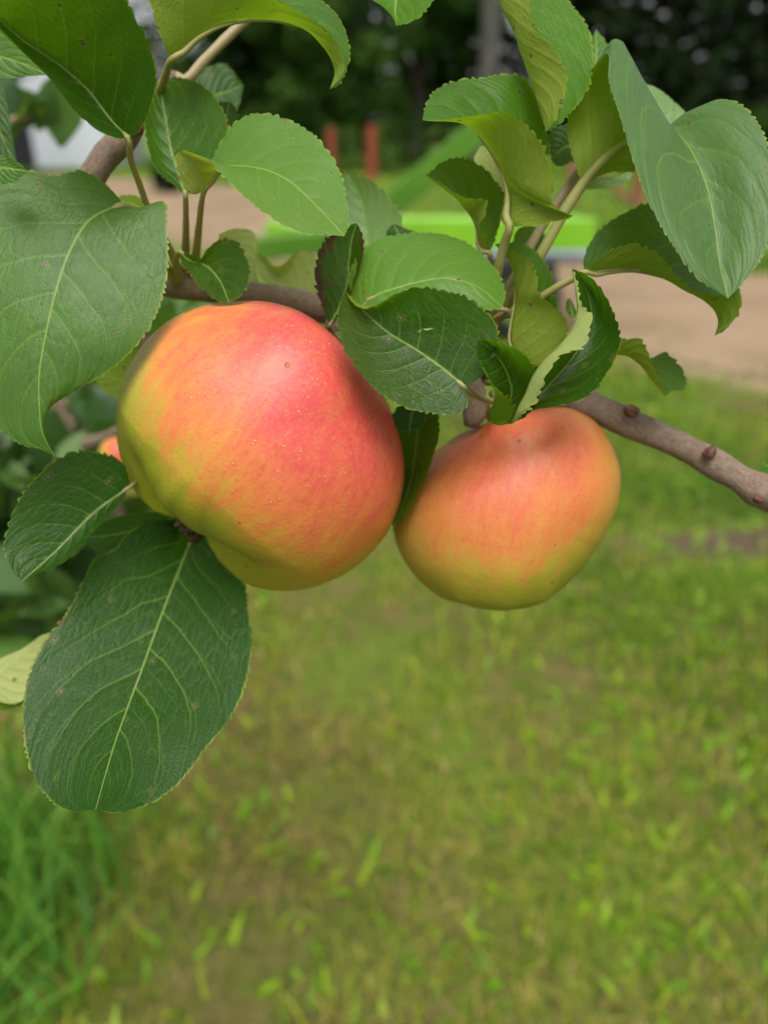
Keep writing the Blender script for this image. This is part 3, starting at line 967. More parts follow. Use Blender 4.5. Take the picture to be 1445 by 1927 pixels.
wheel(np.array([TP(985, 500, 0.1)[0], 0.1, 0.26]), 0.26, 0.16, tr_)
wheel(np.array([TP(985, 500, 1.2)[0], 1.2, 0.26]), 0.26, 0.16, tr_)
tpart('axle', bar(np.array([TP(985, 500)[0], 0.1, 0.26]), np.array([TP(985, 500)[0] + 0.001, 1.2, 0.26]), 0.05, 0.05), M_STEEL)

# ------------------------------------------------------------------ leaves
def leaf_surface(base, tip, d0, d1, rails, NR=150, crease=0.35, amp=0.95, tooth=0.27, wave=0.42, seed=0, cols=None):
    """blade patch through lengthwise rails. rails: {t: (offset cm, [(x, y[, extra cm]), ...])}, t from -1 to 1"""
    ts = sorted(rails)
    ss = np.linspace(0, 1, NR)
    curves = []
    for t in ts:
        off, pts = rails[t]
        p = [(base[0], base[1], 0.0)] + [(q[0], q[1], q[2] if len(q) > 2 else 0.0) for q in pts] + [(tip[0], tip[1], 0.0)]
        p = np.array(p, float)
        ln = np.concatenate([[0], np.cumsum(np.linalg.norm(np.diff(p[:, :2], axis=0), axis=1))]); ln /= ln[-1]
        d = d0 + (d1 - d0) * ln + off * np.sin(np.pi * np.clip(ln, 0, 1)) ** 0.6 + p[:, 2]
        w = np.array([P(x, y, dd / 100) for (x, y, _), dd in zip(p, d)])
        curves.append(spline(w, NR))
    C = np.stack(curves)                                # K, NR, 3
    T = np.array(ts)
    if cols is None:
        cols = np.concatenate([[-1, -0.975, -0.94, -0.88], np.linspace(-0.8, 0.8, 17), [0.88, 0.94, 0.975, 1]])
    K = len(ts)
    Mt = np.zeros_like(C)
    for k in range(K):
        if 0 < k < K - 1:
            h0, h1 = T[k] - T[k - 1], T[k + 1] - T[k]
            s0, s1 = (C[k] - C[k - 1]) / h0, (C[k + 1] - C[k]) / h1
            Mt[k] = (s0 * h1 + s1 * h0) / (h0 + h1)
    for k, o in ((0, 1), (K - 1, K - 2)):
        sl = (C[o] - C[k]) / (T[o] - T[k])
        Mt[k] = 1.5 * sl - 0.5 * Mt[o]
    G_ = np.zeros((NR, len(cols), 3))
    for j, t in enumerate(cols):
        i = int(np.clip(np.searchsorted(T, t, side='right') - 1, 0, K - 2))
        h = T[i + 1] - T[i]; u = (t - T[i]) / h
        cub = ((2 * u**3 - 3 * u**2 + 1) * C[i] + (u**3 - 2 * u**2 + u) * h * Mt[i] + (-2 * u**3 + 3 * u**2) * C[i + 1] + (u**3 - u**2) * h * Mt[i + 1])
        lin = C[i] * (1 - u) + C[i + 1] * u
        G_[:, j] = cub * (1 - crease) + lin * crease
    # gentle waves of the blade
    rgn = np.random.default_rng(seed)
    ds = np.gradient(G_, axis=0); dt = np.gradient(G_, axis=1)
    nrm = np.cross(dt, ds); nrm /= np.linalg.norm(nrm, axis=2)[:, :, None] + 1e-12
    a = np.abs(cols)[None, :]
    sg = np.sign(cols)[None, :]
    f = np.zeros((NR, len(cols)))
    for k in range(5):
        f += np.sin(ss[:, None] * rgn.uniform(8, 24) + cols[None, :] * rgn.uniform(-4, 4) + rgn.uniform(0, 6.28) + sg * rgn.uniform(0, 1)) * rgn.uniform(0.3, 1)
    quilt = np.cos(2 * np.pi * ((ss[:, None] - a * (0.24 + 0.13 * a)) * 7.2 + 0.45 * (sg > 0) + (seed * 0.37) % 1.0))
    f = f * (0.12 + 0.88 * a**1.5) * wave * 0.32 + quilt * 0.10 * (a > 0.02) * np.minimum(1, 2 * (1 - a) + 0.2) * wave * 1.6
    f *= np.minimum(1, np.minimum(ss, 1 - ss) * 7)[:, None]
    G_ += nrm * (f * 0.001)[:, :, None]
    # toothed edges
    for j, jn in ((0, 1), (len(cols) - 1, len(cols) - 2)):
        e = G_[:, j]
        arc = np.concatenate([[0], np.cumsum(np.linalg.norm(np.diff(e, axis=0), axis=1))])
        inward = G_[:, jn] - G_[:, j]
        w = np.linalg.norm(inward, axis=1)[:, None] + 1e-12
        ph = arc / (tooth * 1.1 / 100) + seed * 0.3 + 0.35 * np.sin(arc * 310 + seed) + 0.2 * np.sin(arc * 830 + 2 * seed)
        fr = ph % 1.0
        saw = np.where(fr < 0.72, np.sin(fr / 0.72 * np.pi / 2), np.cos((fr - 0.72) / 0.28 * np.pi / 2)) - 0.5
        jit = 1.05 + 0.65 * np.sin(ph * 1.7 + seed) * np.sin(ph * 0.61)
        fade = np.minimum(1, np.minimum(ss * 10, (1 - ss) * 14))
        tanv = np.gradient(e, axis=0); tanv /= np.linalg.norm(tanv, axis=1)[:, None] + 1e-12
        G_[:, j] = e - inward / w * (amp * 0.001 * saw * jit * fade)[:, None] + tanv * (0.35 * amp * 0.001 * saw * fade)[:, None]
    return G_, cols, ss


BR = {}


def leaf(owner, base, tip, d0, d1, rails, tone=0.5, brown=0.0, label=None, petiole=None, pr=7, ptone=0.2, seed=None, pale=0.0, sheen=0.0, **kw):
    seed = len(BR) if seed is None else seed
    BR[len(BR)] = 1
    Gd, cols, ss = leaf_surface(base, tip, d0, d1, rails, seed=seed, **kw)
    NR, NC = Gd.shape[:2]
    ctr = np.array(owner.location)
    idx = (np.arange(NR - 1)[:, None] * NC + np.arange(NC - 1)[None, :]).ravel()
    me = mesh_np('leaf', Gd.reshape(-1, 3) - ctr, np.column_stack([idx, idx + 1, idx + NC + 1, idx + NC]))
    L = np.linalg.norm(np.diff(Gd[:, NC // 2], axis=0), axis=1).sum() * 100
    wl = np.linalg.norm(np.diff(Gd, axis=1), axis=2)
    mid = NC // 2
    wc = np.zeros((NR, NC))
    wc[:, mid + 1:] = np.cumsum(wl[:, mid:], axis=1)
    wc[:, :mid] = -np.cumsum(wl[:, :mid][:, ::-1], axis=1)[:, ::-1]
    u1 = np.stack([np.repeat(ss[:, None], NC, 1), np.repeat((cols[None, :] + 1) / 2, NR, 0)], axis=2).reshape(-1, 2)
    u2 = np.stack([np.repeat(ss[:, None], NC, 1) * L, wc * 100], axis=2).reshape(-1, 2)
    vi = np.zeros(len(me.loops), dtype=np.int32)
    me.loops.foreach_get('vertex_index', vi)
    for nm, u in (('UVMap', u1), ('phys', u2)):
        l = me.uv_layers.new(name=nm)
        l.data.foreach_set('uv', u[vi].astype(np.float32).ravel())
    o = put('leaf', me, M_LEAF, owner, (0, 0, 0))
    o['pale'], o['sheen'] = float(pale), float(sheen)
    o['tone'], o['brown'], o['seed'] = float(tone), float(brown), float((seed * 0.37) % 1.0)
    if label: o['label'] = label
    if petiole:
        mp = Gd[:, NC // 2]
        nv = np.cross(Gd[:, NC // 2 + 1] - Gd[:, NC // 2 - 1], np.gradient(mp, axis=0))
        nv /= np.linalg.norm(nv, axis=1)[:, None] + 1e-12
        r0 = pr / FPX * d0 / 100
        rows = [int(u * (NR - 1)) for u in (0.62, 0.5, 0.38, 0.26, 0.15, 0.07)]
        rr_ = [r0 * u for u in (0.10, 0.20, 0.30, 0.42, 0.58, 0.75)]
        pts_ = [mp[i] - nv[i] * r_ * 1.12 * min(1.0, i / (0.05 * NR)) for i, r_ in zip(rows, rr_)]
        for q_ in petiole:
            rq = (q_[3] if len(q_) > 3 else pr) * (0.82 if q_ is petiole[0] else 1.0)
            pts_.append(P(q_[0], q_[1], q_[2] / 100)); rr_.append(rq / FPX * q_[2] / 100)
        v, q, t_ = tube_mesh(pts_, rr_, 48, 10, 0.05, seed)
        p_ = put('petiole', mesh_np('petiole', v - ctr, q, t_), M_STEM, o, (0, 0, 0))
        p_['tone'] = float(ptone)
    return o


ORG = P(700, 620, 0.24)
B = empty('apple_branch', tuple(ORG), 'leafy apple branch in sharp focus that carries the two big apples', 'branch')


def wood(name, pts, parent=B, n=60, k=18, rough=0.06, seed=0, mat=None, tone=None):
    v, q, t_ = px_tube(pts, n, k, rough, seed)
    o0 = np.array(B.location)
    me = mesh_np(name, v - o0, q, t_)
    # bark coordinates: around and along the wood
    m_ = n
    cen = v[:n * k].reshape(n, k, 3).mean(axis=1)
    along = np.concatenate([[0], np.cumsum(np.linalg.norm(np.diff(cen, axis=0), axis=1))]) * 100
    ang = np.linspace(0, 2 * math.pi, k, endpoint=False)
    co = np.stack([np.tile(np.cos(ang), (n, 1)), np.tile(np.sin(ang), (n, 1)), np.repeat(along[:, None] * 2, k, 1)], axis=2).reshape(-1, 3)
    co = np.concatenate([co, [[0, 0, 0], [0, 0, along[-1] * 2]]])
    attr(me, 'axisco', co, 'FLOAT_VECTOR')
    ob = put(name, me, mat or M_BARK, parent, (0, 0, 0))
    if tone is not None: ob['tone'] = float(tone)
    return ob


# wood of the branch
limb = wood('limb', [(1560, 985, 24.4, 34), (1445, 930, 24.8, 32), (1425, 921, 24.8, 33), (1395, 903, 24.9, 26), (1340, 870, 25.2, 28), (1300, 848, 25.4, 25), (1240, 820, 25.7, 25.5),
                     (1190, 799, 26, 27.5), (1130, 772, 26.3, 27), (1060, 742, 26.6, 30), (960, 705, 26.8, 29), (860, 672, 27, 30), (760, 630, 27, 27), (660, 596, 27, 26), (590, 577, 27, 26),
                     (520, 561, 27, 24), (440, 549, 27, 24), (370, 541, 27, 25), (300, 528, 27, 26), (220, 500, 26.5, 25), (170, 430, 26, 25), (158, 370, 25.6, 25), (178, 325, 25.2, 25),
                     (205, 287, 25, 25), (232, 262, 24.8, 25), (250, 240, 24.8, 20), (262, 215, 24.9, 14), (285, 175, 25.2, 11), (330, 140, 25.6, 9)], n=190, k=22, rough=0.035, seed=3)
wood('twig', [(330, 142, 25.6, 9), (350, 150, 25.6, 10), (385, 112, 25.8, 9), (425, 72, 26, 9), (460, 38, 26.2, 9), (520, -20, 26.5, 9)], n=30, k=12, mat=M_STEM, tone=0.75)
wood('twig', [(262, 220, 25, 12), (250, 120, 25.6, 8), (238, 30, 25.8, 7), (232, -40, 26, 6)], n=24, k=12, mat=M_STEM, tone=0.75)
wood('twig', [(905, 690, 26.5, 16), (925, 620, 25.8, 11), (950, 560, 25.4, 9.5), (1000, 460, 25.0, 9), (1045, 385, 24.9, 9), (1090, 322, 25.0, 9), (1140, 250, 25.6, 7)], n=40, k=12, mat=M_STEM, tone=0.8)
wood('twig', [(905, 690, 26.3, 13), (935, 600, 25, 9), (968, 588, 24.5, 8), (1000, 572, 24.3, 8)], n=24, k=12, mat=M_STEM, tone=0.9)
wood('spur', [(860, 672, 27, 26), (880, 720, 25.8, 26), (892, 768, 25.2, 24), (886, 800, 25, 14)], n=24, k=16, rough=0.10)
wood('spur', [(640, 592, 27, 20), (628, 618, 26, 17), (640, 640, 25.6, 12)], n=18, k=14, rough=0.10)
wood('twig', [(235, 600, 28.5, 14), (272, 640, 28.5, 13), (300, 690, 28.7, 12), (330, 760, 29, 10)], n=24, k=12)


def bud(px, py, d, r_px, tilt, n_sc=5, seed=0):
    """a small pointed bud of overlapping scales lying against the wood"""
    rr = np.random.default_rng(seed)
    parts_ = []
    R = r_px / FPX * d / 100
    dirv = view_dir(math.cos(tilt), math.sin(tilt), 0.35)
    c = P(px, py, d / 100)
    for k in range(n_sc):
        a = rr.uniform(0, 6.28)
        side = np.cross(dirv, [0.3, 0.5, 0.8]); side /= np.linalg.norm(side)
        s2 = np.cross(dirv, side)
        off = (math.cos(a) * side + math.sin(a) * s2) * R * 0.35
        b = c + off - dirv * R * 0.8
        e = c + off * 0.4 + dirv * R * rr.uniform(0.7, 1.2)
        parts_.append(tube_mesh([b, (b + e) / 2 + off * 0.4, e], [R * 0.55, R * 0.5, R * 0.08], 10, 10, 0.06, k))
    v, q, t_ = join_np(parts_)
    put('bud', mesh_np('bud', v - ORG, q, t_), M_BUD, limb, (0, 0, 0))


bud(1186, 772, 25.2, 14, 2.8, 5, 1)
bud(1336, 849, 24.6, 13, 1.2, 7, 2)
bud(1428, 940, 24.0, 10, -0.6, 6, 3)
bud(258, 236, 24.3, 15, 1.3, 4, 5)

# ---- the leaves, one by one (base, tip, depths in cm, edge and midrib lines)
leaf(B, (242, 262), (-75, -25), 21.2, 18.2, {
    -1: (-0.6, [(215, 257), (185, 247), (160, 228), (143, 210), (120, 178), (98, 152), (74, 126), (40, 93), (0, 56)]),
    0: (0.9, [(228, 244), (207, 222), (165, 168), (110, 120), (50, 80), (0, 38)]),
    1: (-0.9, [(266, 240), (285, 195), (294, 145), (282, 85), (255, 35), (225, -15), (150, -75), (50, -90), (-30, -60)])},
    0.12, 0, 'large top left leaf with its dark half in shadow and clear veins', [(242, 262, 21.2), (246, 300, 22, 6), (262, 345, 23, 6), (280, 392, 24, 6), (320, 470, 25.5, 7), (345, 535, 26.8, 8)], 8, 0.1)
leaf(B, (-90, 60), (92, 140), 23.5, 23.5, {1: (0, [(-20, 140), (40, 143)]), 0: (0, [(-20, 98), (40, 118)]), -1: (0, [(-20, 40), (40, 85)])}, 0.6, amp=0.3)
leaf(B, (322, 112), (621, 167), 22.6, 21.2, {
    1: (-1.0, [(308, 80), (290, 30), (284, -20), (330, -75), (430, -75), (515, -8), (575, 28), (620, 64), (646, 110), (642, 142)]),
    0: (0.2, [(350, 84), (392, 54), (450, 37), (520, 38), (575, 56), (613, 94), (629, 132)]),
    -1: (1.6, [(340, 60), (380, -10), (450, -70), (540, -60), (605, 0), (640, 36), (658, 90), (655, 122), (638, 158)])},
    0.55, 0, 'arching top leaf that shows its yellow-green underside', [(322, 112, 22.6), (312, 140, 23.3, 7), (300, 170, 24.3, 7), (280, 200, 24.9, 7)], 8, 0.1, wave=0.35)
leaf(B, (349, 368), (297, 152), 23.6, 24.2, {
    -1: (-0.3, [(318, 340), (292, 315), (276, 262), (274, 205), (282, 168)]),
    0: (0.2, [(338, 330), (322, 280), (312, 220), (304, 180)]),
    1: (-0.4, [(385, 345), (425, 300), (430, 240), (415, 200), (390, 166), (350, 148), (320, 146)])},
    0.4, 0, None, [(349, 366, 23.6), (350, 420, 24.6), (349, 480, 26, 8), (350, 530, 26.9, 9)], 6, 0.6)
leaf(B, (384, 360), (648, 444), 23.0, 20.6, {
    1: (-0.5, [(360, 364), (342, 340), (333, 308), (335, 284), (362, 289), (390, 301), (422, 331), (465, 373), (515, 412), (560, 434), (605, 440)]),
    0: (0.0, [(390, 348), (402, 330), (416, 315), (450, 312), (500, 319), (548, 343), (600, 391)]),
    -1: (0.5, [(392, 335), (400, 300), (410, 275), (425, 248), (447, 227), (482, 214), (530, 220), (580, 245), (615, 280), (640, 325), (653, 385), (655, 425)])},
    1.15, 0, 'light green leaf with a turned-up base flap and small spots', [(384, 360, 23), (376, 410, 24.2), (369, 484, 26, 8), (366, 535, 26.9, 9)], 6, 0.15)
leaf(B, (236, 386), (103, 858), 22.8, 21.6, {
    1: (-0.9, [(205, 352), (170, 326), (135, 322), (100, 330), (50, 320), (-10, 330), (-80, 385), (-110, 500), (-95, 640), (-45, 750), (5, 812), (45, 838), (75, 845)]),
    0: (-0.9, [(212, 390), (166, 416), (132, 470), (107, 540), (88, 620), (74, 700), (74, 765), (80, 815)]),
    -1: (-0.4, [(272, 390), (308, 379), (314, 440), (316, 500), (304, 565), (282, 615), (247, 660), (197, 702), (142, 735), (98, 762), (80, 790), (86, 830)])},
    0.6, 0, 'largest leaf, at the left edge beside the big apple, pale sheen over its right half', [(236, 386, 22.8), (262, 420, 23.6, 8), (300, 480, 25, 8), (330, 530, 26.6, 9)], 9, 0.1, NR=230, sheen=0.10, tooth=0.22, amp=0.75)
leaf(B, (366, 1000), (180, 1524), 27.4, 20.4, {
    1: (-0.3, [(330, 980), (275, 983), (238, 1008), (215, 1035), (180, 1048), (158, 1092), (128, 1150), (88, 1202), (62, 1248), (45, 1315), (46, 1395), (64, 1460), (98, 1508), (135, 1527)]),
    0: (0.2, [(354, 1030), (322, 1110), (292, 1190), (265, 1265), (240, 1332), (215, 1402), (195, 1470)]),
    -1: (-0.5, [(405, 1020), (458, 1095), (468, 1150), (473, 1215), (466, 1275), (438, 1345), (385, 1412), (335, 1475), (275, 1515), (220, 1529)])},
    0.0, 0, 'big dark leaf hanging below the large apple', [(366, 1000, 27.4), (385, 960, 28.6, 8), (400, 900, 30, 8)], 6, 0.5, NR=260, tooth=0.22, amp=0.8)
leaf(B, (246, 915), (42, 1094), 24.5, 22.6, {
    1: (-0.3, [(232, 872), (200, 855), (150, 849), (105, 866), (52, 918), (22, 970), (9, 1030), (24, 1072)]),
    0: (0.2, [(200, 946), (165, 975), (110, 1032)]),
    -1: (-0.3, [(222, 948), (192, 984), (165, 1014), (130, 1048), (100, 1070), (65, 1082)])},
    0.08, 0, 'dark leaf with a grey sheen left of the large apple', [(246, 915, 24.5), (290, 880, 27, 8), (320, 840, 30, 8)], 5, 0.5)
leaf(B, (338, 474), (431, 569), 24.2, 22.9, {
    1: (-0.2, [(342, 492), (358, 515), (378, 540), (402, 561), (418, 568)]),
    0: (0.3, [(358, 490), (380, 496), (398, 508), (416, 532)]),
    -1: (-0.2, [(362, 480), (377, 488), (388, 470), (412, 451), (440, 451), (460, 478), (470, 510), (461, 545), (445, 562)])},
    0.35, 0, 'small rounded leaf in front of the branch above the large apple', [(338, 474, 24.2), (330, 500, 25.5), (335, 535, 26.8, 8)], 6, 0.2)
leaf(B, (412, 440), (521, 574), 27.0, 27.2, {
    1: (0, [(440, 430), (474, 434), (484, 455), (481, 510), (497, 548)]),
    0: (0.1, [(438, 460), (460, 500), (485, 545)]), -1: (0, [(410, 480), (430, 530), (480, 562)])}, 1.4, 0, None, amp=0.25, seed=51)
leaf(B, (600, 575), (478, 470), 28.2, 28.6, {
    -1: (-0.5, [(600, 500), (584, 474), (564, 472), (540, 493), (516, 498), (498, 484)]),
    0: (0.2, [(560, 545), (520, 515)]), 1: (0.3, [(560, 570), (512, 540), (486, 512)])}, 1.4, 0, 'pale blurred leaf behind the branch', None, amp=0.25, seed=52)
leaf(B, (620, 612), (671, 419), 23.4, 23.2, {
    -1: (-0.2, [(612, 588), (599, 555), (593, 520), (600, 474), (614, 449), (640, 432)]),
    0: (0.2, [(640, 576), (653, 535), (657, 490), (662, 450)]),
    1: (-0.7, [(652, 580), (666, 530), (684, 470), (683, 448)])},
    0.25, 0.62, 'small brown-blotched leaf standing above the large apple', [(620, 612, 23.4), (626, 630, 24.4), (632, 640, 25.4)], 5, 0.6)
leaf(B, (690, 500), (655, 326), 25.4, 25.6, {
    -1: (0, [(640, 460), (630, 390), (640, 345)]), 0: (0.2, [(690, 440), (680, 380)]),
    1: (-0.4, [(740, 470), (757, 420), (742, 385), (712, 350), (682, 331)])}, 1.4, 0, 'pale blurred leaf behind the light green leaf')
leaf(B, (676, 582), (946, 578), 22.4, 21.8, {
    1: (-0.5, [(700, 610), (760, 625), (830, 612), (890, 590), (925, 583)]),
    0: (-0.2, [(690, 567), (716, 551), (770, 534), (820, 524), (850, 524), (900, 540)]),
    -1: (1.2, [(658, 545), (660, 510), (688, 463), (735, 445), (780, 438), (830, 438), (880, 456), (915, 486), (938, 515), (950, 552)])},
    1.12, 0, 'light green leaf lying flat above the dark central leaf', [(946, 582, 23.5), (930, 600, 24.5)], 6, 0.8, wave=0.4)
leaf(B, (874, 728), (649, 547), 21.6, 21.1, {
    1: (-0.2, [(905, 708), (930, 660), (936, 618), (918, 590), (880, 560), (830, 546), (788, 541), (742, 553), (708, 573), (682, 580), (664, 570)]),
    0: (0.35, [(832, 692), (782, 657), (730, 625), (690, 590)]),
    -1: (-0.3, [(880, 755), (866, 778), (820, 777), (760, 766), (710, 735), (670, 690), (645, 650), (636, 610), (640, 572)])},
    0.28, 0.10, 'mid green central leaf with rusty split edge between the apples', [(872, 727, 21.6), (890, 742, 22.4), (915, 752, 23.5), (938, 756, 24.8), (925, 740, 25.8)], 6, 0.35, NR=220, tooth=0.23, amp=0.85)
leaf(B, (942, 801), (898, 640), 22.8, 20.7, {
    -1: (-0.7, [(958, 790), (966, 768), (956, 747), (937, 734), (917, 708), (901, 676)]),
    -0.55: (-0.4, [(924, 797), (916, 779), (927, 762), (930, 737), (914, 704), (900, 672)]),
    0: (0.5, [(948, 790), (958, 760), (962, 730), (948, 690), (922, 656)]),
    1: (0.0, [(978, 790), (1006, 762), (1014, 722), (1007, 695), (990, 673), (956, 651), (920, 637)])},
    0.08, 0.05, 'small dark leaf standing upright on the smaller apple', None)
leaf(B, (962, 799), (1076, 504), 22.2, 22.4, {
    -1: (-1.1, [(985, 778), (1006, 758), (1026, 714), (1048, 674), (1072, 661), (1096, 655), (1109, 622), (1111, 592), (1092, 570), (1086, 532)]),
    -0.6: (-0.8, [(972, 772), (986, 744), (1012, 690), (1046, 655), (1070, 628), (1084, 590), (1082, 548)]),
    0: (0.5, [(992, 766), (1040, 716), (1086, 660), (1112, 602), (1104, 548)]),
    1: (-0.3, [(1000, 772), (1030, 766), (1062, 761), (1102, 746), (1132, 718), (1157, 678), (1166, 640), (1158, 598), (1140, 556), (1110, 522)])},
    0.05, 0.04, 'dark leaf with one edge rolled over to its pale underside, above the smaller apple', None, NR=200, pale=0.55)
leaf(B, (959, 428), (795, 225), 22.4, 21.4, {
    -1: (-1.0, [(985, 424), (1016, 424), (1050, 414), (1077, 406), (1044, 391), (1036, 372), (1039, 340), (1036, 308), (1025, 278), (1006, 252), (980, 227), (940, 212), (898, 216), (851, 222), (815, 227)]),
    0: (0.2, [(961, 390), (958, 355), (945, 320), (921, 280), (893, 247), (860, 229)]),
    1: (1.3, [(988, 408), (1012, 370), (1030, 320), (1034, 284), (1026, 252), (1018, 214), (1008, 182), (993, 155), (972, 140), (940, 139), (905, 145), (870, 147), (836, 158), (812, 177), (799, 205)])},
    0.55, 0, 'big folded leaf with a bright green inside and yellow-green outside', [(959, 427, 22.4), (950, 455, 22.8, 9), (938, 505, 23.4, 9), (928, 565, 24.4, 9), (915, 640, 25.8, 10)], 10, 0.12, NR=230, tooth=0.27, amp=1.1)
leaf(B, (921, 476), (801, 329), 23.4, 22.6, {
    -1: (-0.5, [(916, 450), (902, 425), (914, 400), (914, 378), (898, 374), (880, 373), (855, 361), (828, 344)]),
    0: (0.2, [(903, 460), (898, 424), (878, 393), (853, 366), (825, 346)]),
    1: (0.9, [(934, 440), (943, 398), (948, 374), (944, 355), (928, 334), (912, 315), (887, 301), (860, 296), (828, 308), (812, 322)])},
    0.6, 0.06, 'small cupped leaf left of the big folded leaf', [(921, 476, 23.4), (922, 520, 24.2), (920, 580, 25.2)], 6, 0.3)
leaf(B, (958, 430), (904, 274), 25.4, 25.4, {
    1: (0, [(930, 400), (915, 350), (893, 300)]), 0: (0, [(950, 380), (930, 320)]), -1: (0, [(980, 380), (960, 320), (935, 282)])}, 1.4, 0, None, amp=0.25, seed=53)
leaf(B, (930, -70), (1027, 248), 23.0, 21.8, {
    1: (-1.0, [(975, -60), (994, 0), (1007, 50), (1040, 93), (1060, 125), (1066, 165), (1046, 222)]),
    0: (0.2, [(938, 0), (967, 60), (992, 135), (1016, 210)]),
    -1: (1.3, [(1000, -80), (1067, -2), (1098, 36), (1111, 70), (1116, 120), (1104, 170), (1070, 215), (1042, 240)])},
    0.75, 0.08, 'hanging folded leaf at the top with a brown-edged fold', None, wave=0.3)
leaf(B, (1120, 150), (1122, 54), 25.5, 25.5, {
    1: (0, [(1140, 120), (1142, 85), (1132, 66)]), 0: (0, [(1122, 100)]), -1: (0, [(1105, 120), (1110, 80)])}, 0.7, amp=0.4)
leaf(B, (1097, 346), (1370, 561), 24.0, 20.6, {
    1: (0.0, [(1084, 315), (1068, 245, 0.3), (1080, 188, 0.4), (1110, 136, 0.3), (1143, 100, -0.3), (1146, 150, -1.0), (1166, 215, -1.1), (1190, 300, -1.0), (1220, 380, -0.8), (1260, 450, -0.6), (1312, 522, -0.3)]),
    0.5: (0.2, [(1100, 290), (1112, 225, 0.5), (1138, 140, 0.5), (1166, 76, 0.2), (1190, 130, -0.5), (1214, 230, -0.8), (1245, 340, -0.8), (1285, 440, -0.6), (1335, 525, -0.3)]),
    0: (0.4, [(1137, 301), (1175, 270, 0.4), (1215, 247, 0.5), (1250, 238, 0.1), (1285, 262, -0.4), (1312, 305, -0.6), (1333, 362, -0.6), (1346, 430, -0.5), (1355, 500, -0.3)]),
    -0.5: (0.2, [(1130, 318), (1180, 300, 0.5), (1232, 268, 0.6), (1285, 213, 0.2), (1330, 212, -0.4), (1378, 270, -0.8), (1402, 370, -0.8), (1396, 465, -0.5), (1384, 530, -0.2)]),
    -1: (0.1, [(1120, 334), (1152, 323, 0.3), (1195, 322, 0.4), (1250, 300, 0.7), (1310, 215, 0.4), (1345, 189, -0.1), (1392, 195, -0.6), (1432, 240, -0.9), (1452, 300, -1.0), (1458, 400, -0.9), (1436, 478, -0.6), (1402, 525, -0.3)])},
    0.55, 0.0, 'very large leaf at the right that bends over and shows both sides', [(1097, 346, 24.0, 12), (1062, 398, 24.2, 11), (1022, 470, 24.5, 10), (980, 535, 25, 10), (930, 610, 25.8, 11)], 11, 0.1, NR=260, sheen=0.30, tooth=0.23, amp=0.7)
leaf(B, (1100, 512), (1344, 632), 23.6, 22.0, {
    1: (-0.8, [(1137, 478), (1179, 461), (1216, 466), (1246, 486), (1278, 522), (1304, 546), (1345, 556), (1386, 549), (1394, 566), (1386, 596)]),
    0: (0.2, [(1171, 506), (1213, 511), (1263, 527), (1312, 557), (1342, 582), (1351, 606)]),
    -1: (1.4, [(1098, 488), (1113, 452), (1138, 423), (1180, 398), (1222, 382), (1300, 410), (1350, 470), (1378, 520), (1392, 556), (1372, 612)])},
    0.45, 0, 'folded leaf hanging under the very large right leaf', [(1100, 512, 23.6), (1072, 527, 23.8), (1036, 547, 24.1), (1000, 572, 24.4)], 7, 0.15)
leaf(B, (985, 692), (931, 459), 23.8, 23.4, {
    -1: (-0.6, [(1030, 682), (1063, 640), (1068, 610), (1047, 580), (1017, 556), (1009, 522), (998, 489), (975, 477), (950, 466)]),
    0: (0.2, [(961, 640), (969, 567), (966, 518), (953, 486)]),
    1: (0.9, [(1040, 650), (1052, 590), (1042, 548), (1040, 530), (1031, 500), (1002, 468), (965, 456)])},
    0.5, 0.12, 'twisted yellow-green leaf with a brown spot between the twigs', [(985, 690, 23.8), (960, 720, 25), (915, 720, 26)], 6, 0.3)
leaf(B, (1135, 668), (1253, 747), 24.0, 23.4, {
    1: (-0.5, [(1158, 643), (1182, 637), (1204, 640), (1217, 660), (1226, 680), (1238, 712)]),
    0: (0.1, [(1178, 670), (1205, 688), (1230, 721)]),
    -1: (0.8, [(1185, 642), (1222, 672), (1249, 663), (1267, 675), (1291, 711), (1287, 732), (1264, 735)])},
    0.6, 0, 'small twisted leaf sticking out right above the branch', None)
leaf(B, (1255, 310), (1198, 152), 26.0, 26.0, {
    1: (0, [(1300, 270), (1292, 215), (1270, 192), (1232, 163)]), 0: (0, [(1240, 240)]), -1: (0, [(1205, 280), (1190, 210)])}, 1.4, amp=0.2, seed=54)
leaf(B, (1190, 318), (1088, 352), 25.6, 25.6, {
    1: (0, [(1150, 330), (1110, 335)]), 0: (0, [(1150, 338), (1110, 345)]), -1: (0, [(1185, 338), (1150, 352), (1112, 355)])}, 1.4, amp=0.2)
leaf(B, (1090, 280), (1036, 300), 25.8, 25.8, {
    1: (0, [(1070, 235), (1040, 245), (1028, 270)]), 0: (0, [(1065, 275)]), -1: (0, [(1088, 300), (1070, 306), (1050, 312)])}, 0.1, amp=0.6)
leaf(B, (760, -90), (746, 47), 22.5, 22.0, {
    1: (-0.3, [(700, -50), (690, -15), (722, 15), (738, 30)]), 0: (0.2, [(752, -30), (744, 10)]), -1: (-0.6, [(820, -50), (818, -5), (795, 27), (765, 42)])}, 0.85)
leaf(B, (-60, 1290), (96, 1190), 26.5, 26.5, {
    -1: (0, [(20, 1325), (70, 1290)]), 0: (0, [(0, 1270), (50, 1230)]), 1: (0, [(-20, 1250), (40, 1222), (75, 1198)])}, 1.5, 0, 'pale leaf underside poking out behind the big dark lower leaf', amp=0.15)
leaf(B, (-40, 1318), (85, 1318), 27, 27, {
    1: (0, [(0, 1308), (50, 1306)]), 0: (0, [(0, 1320), (50, 1316)]), -1: (0, [(0, 1338), (40, 1328)])}, 0.0, amp=0.2)
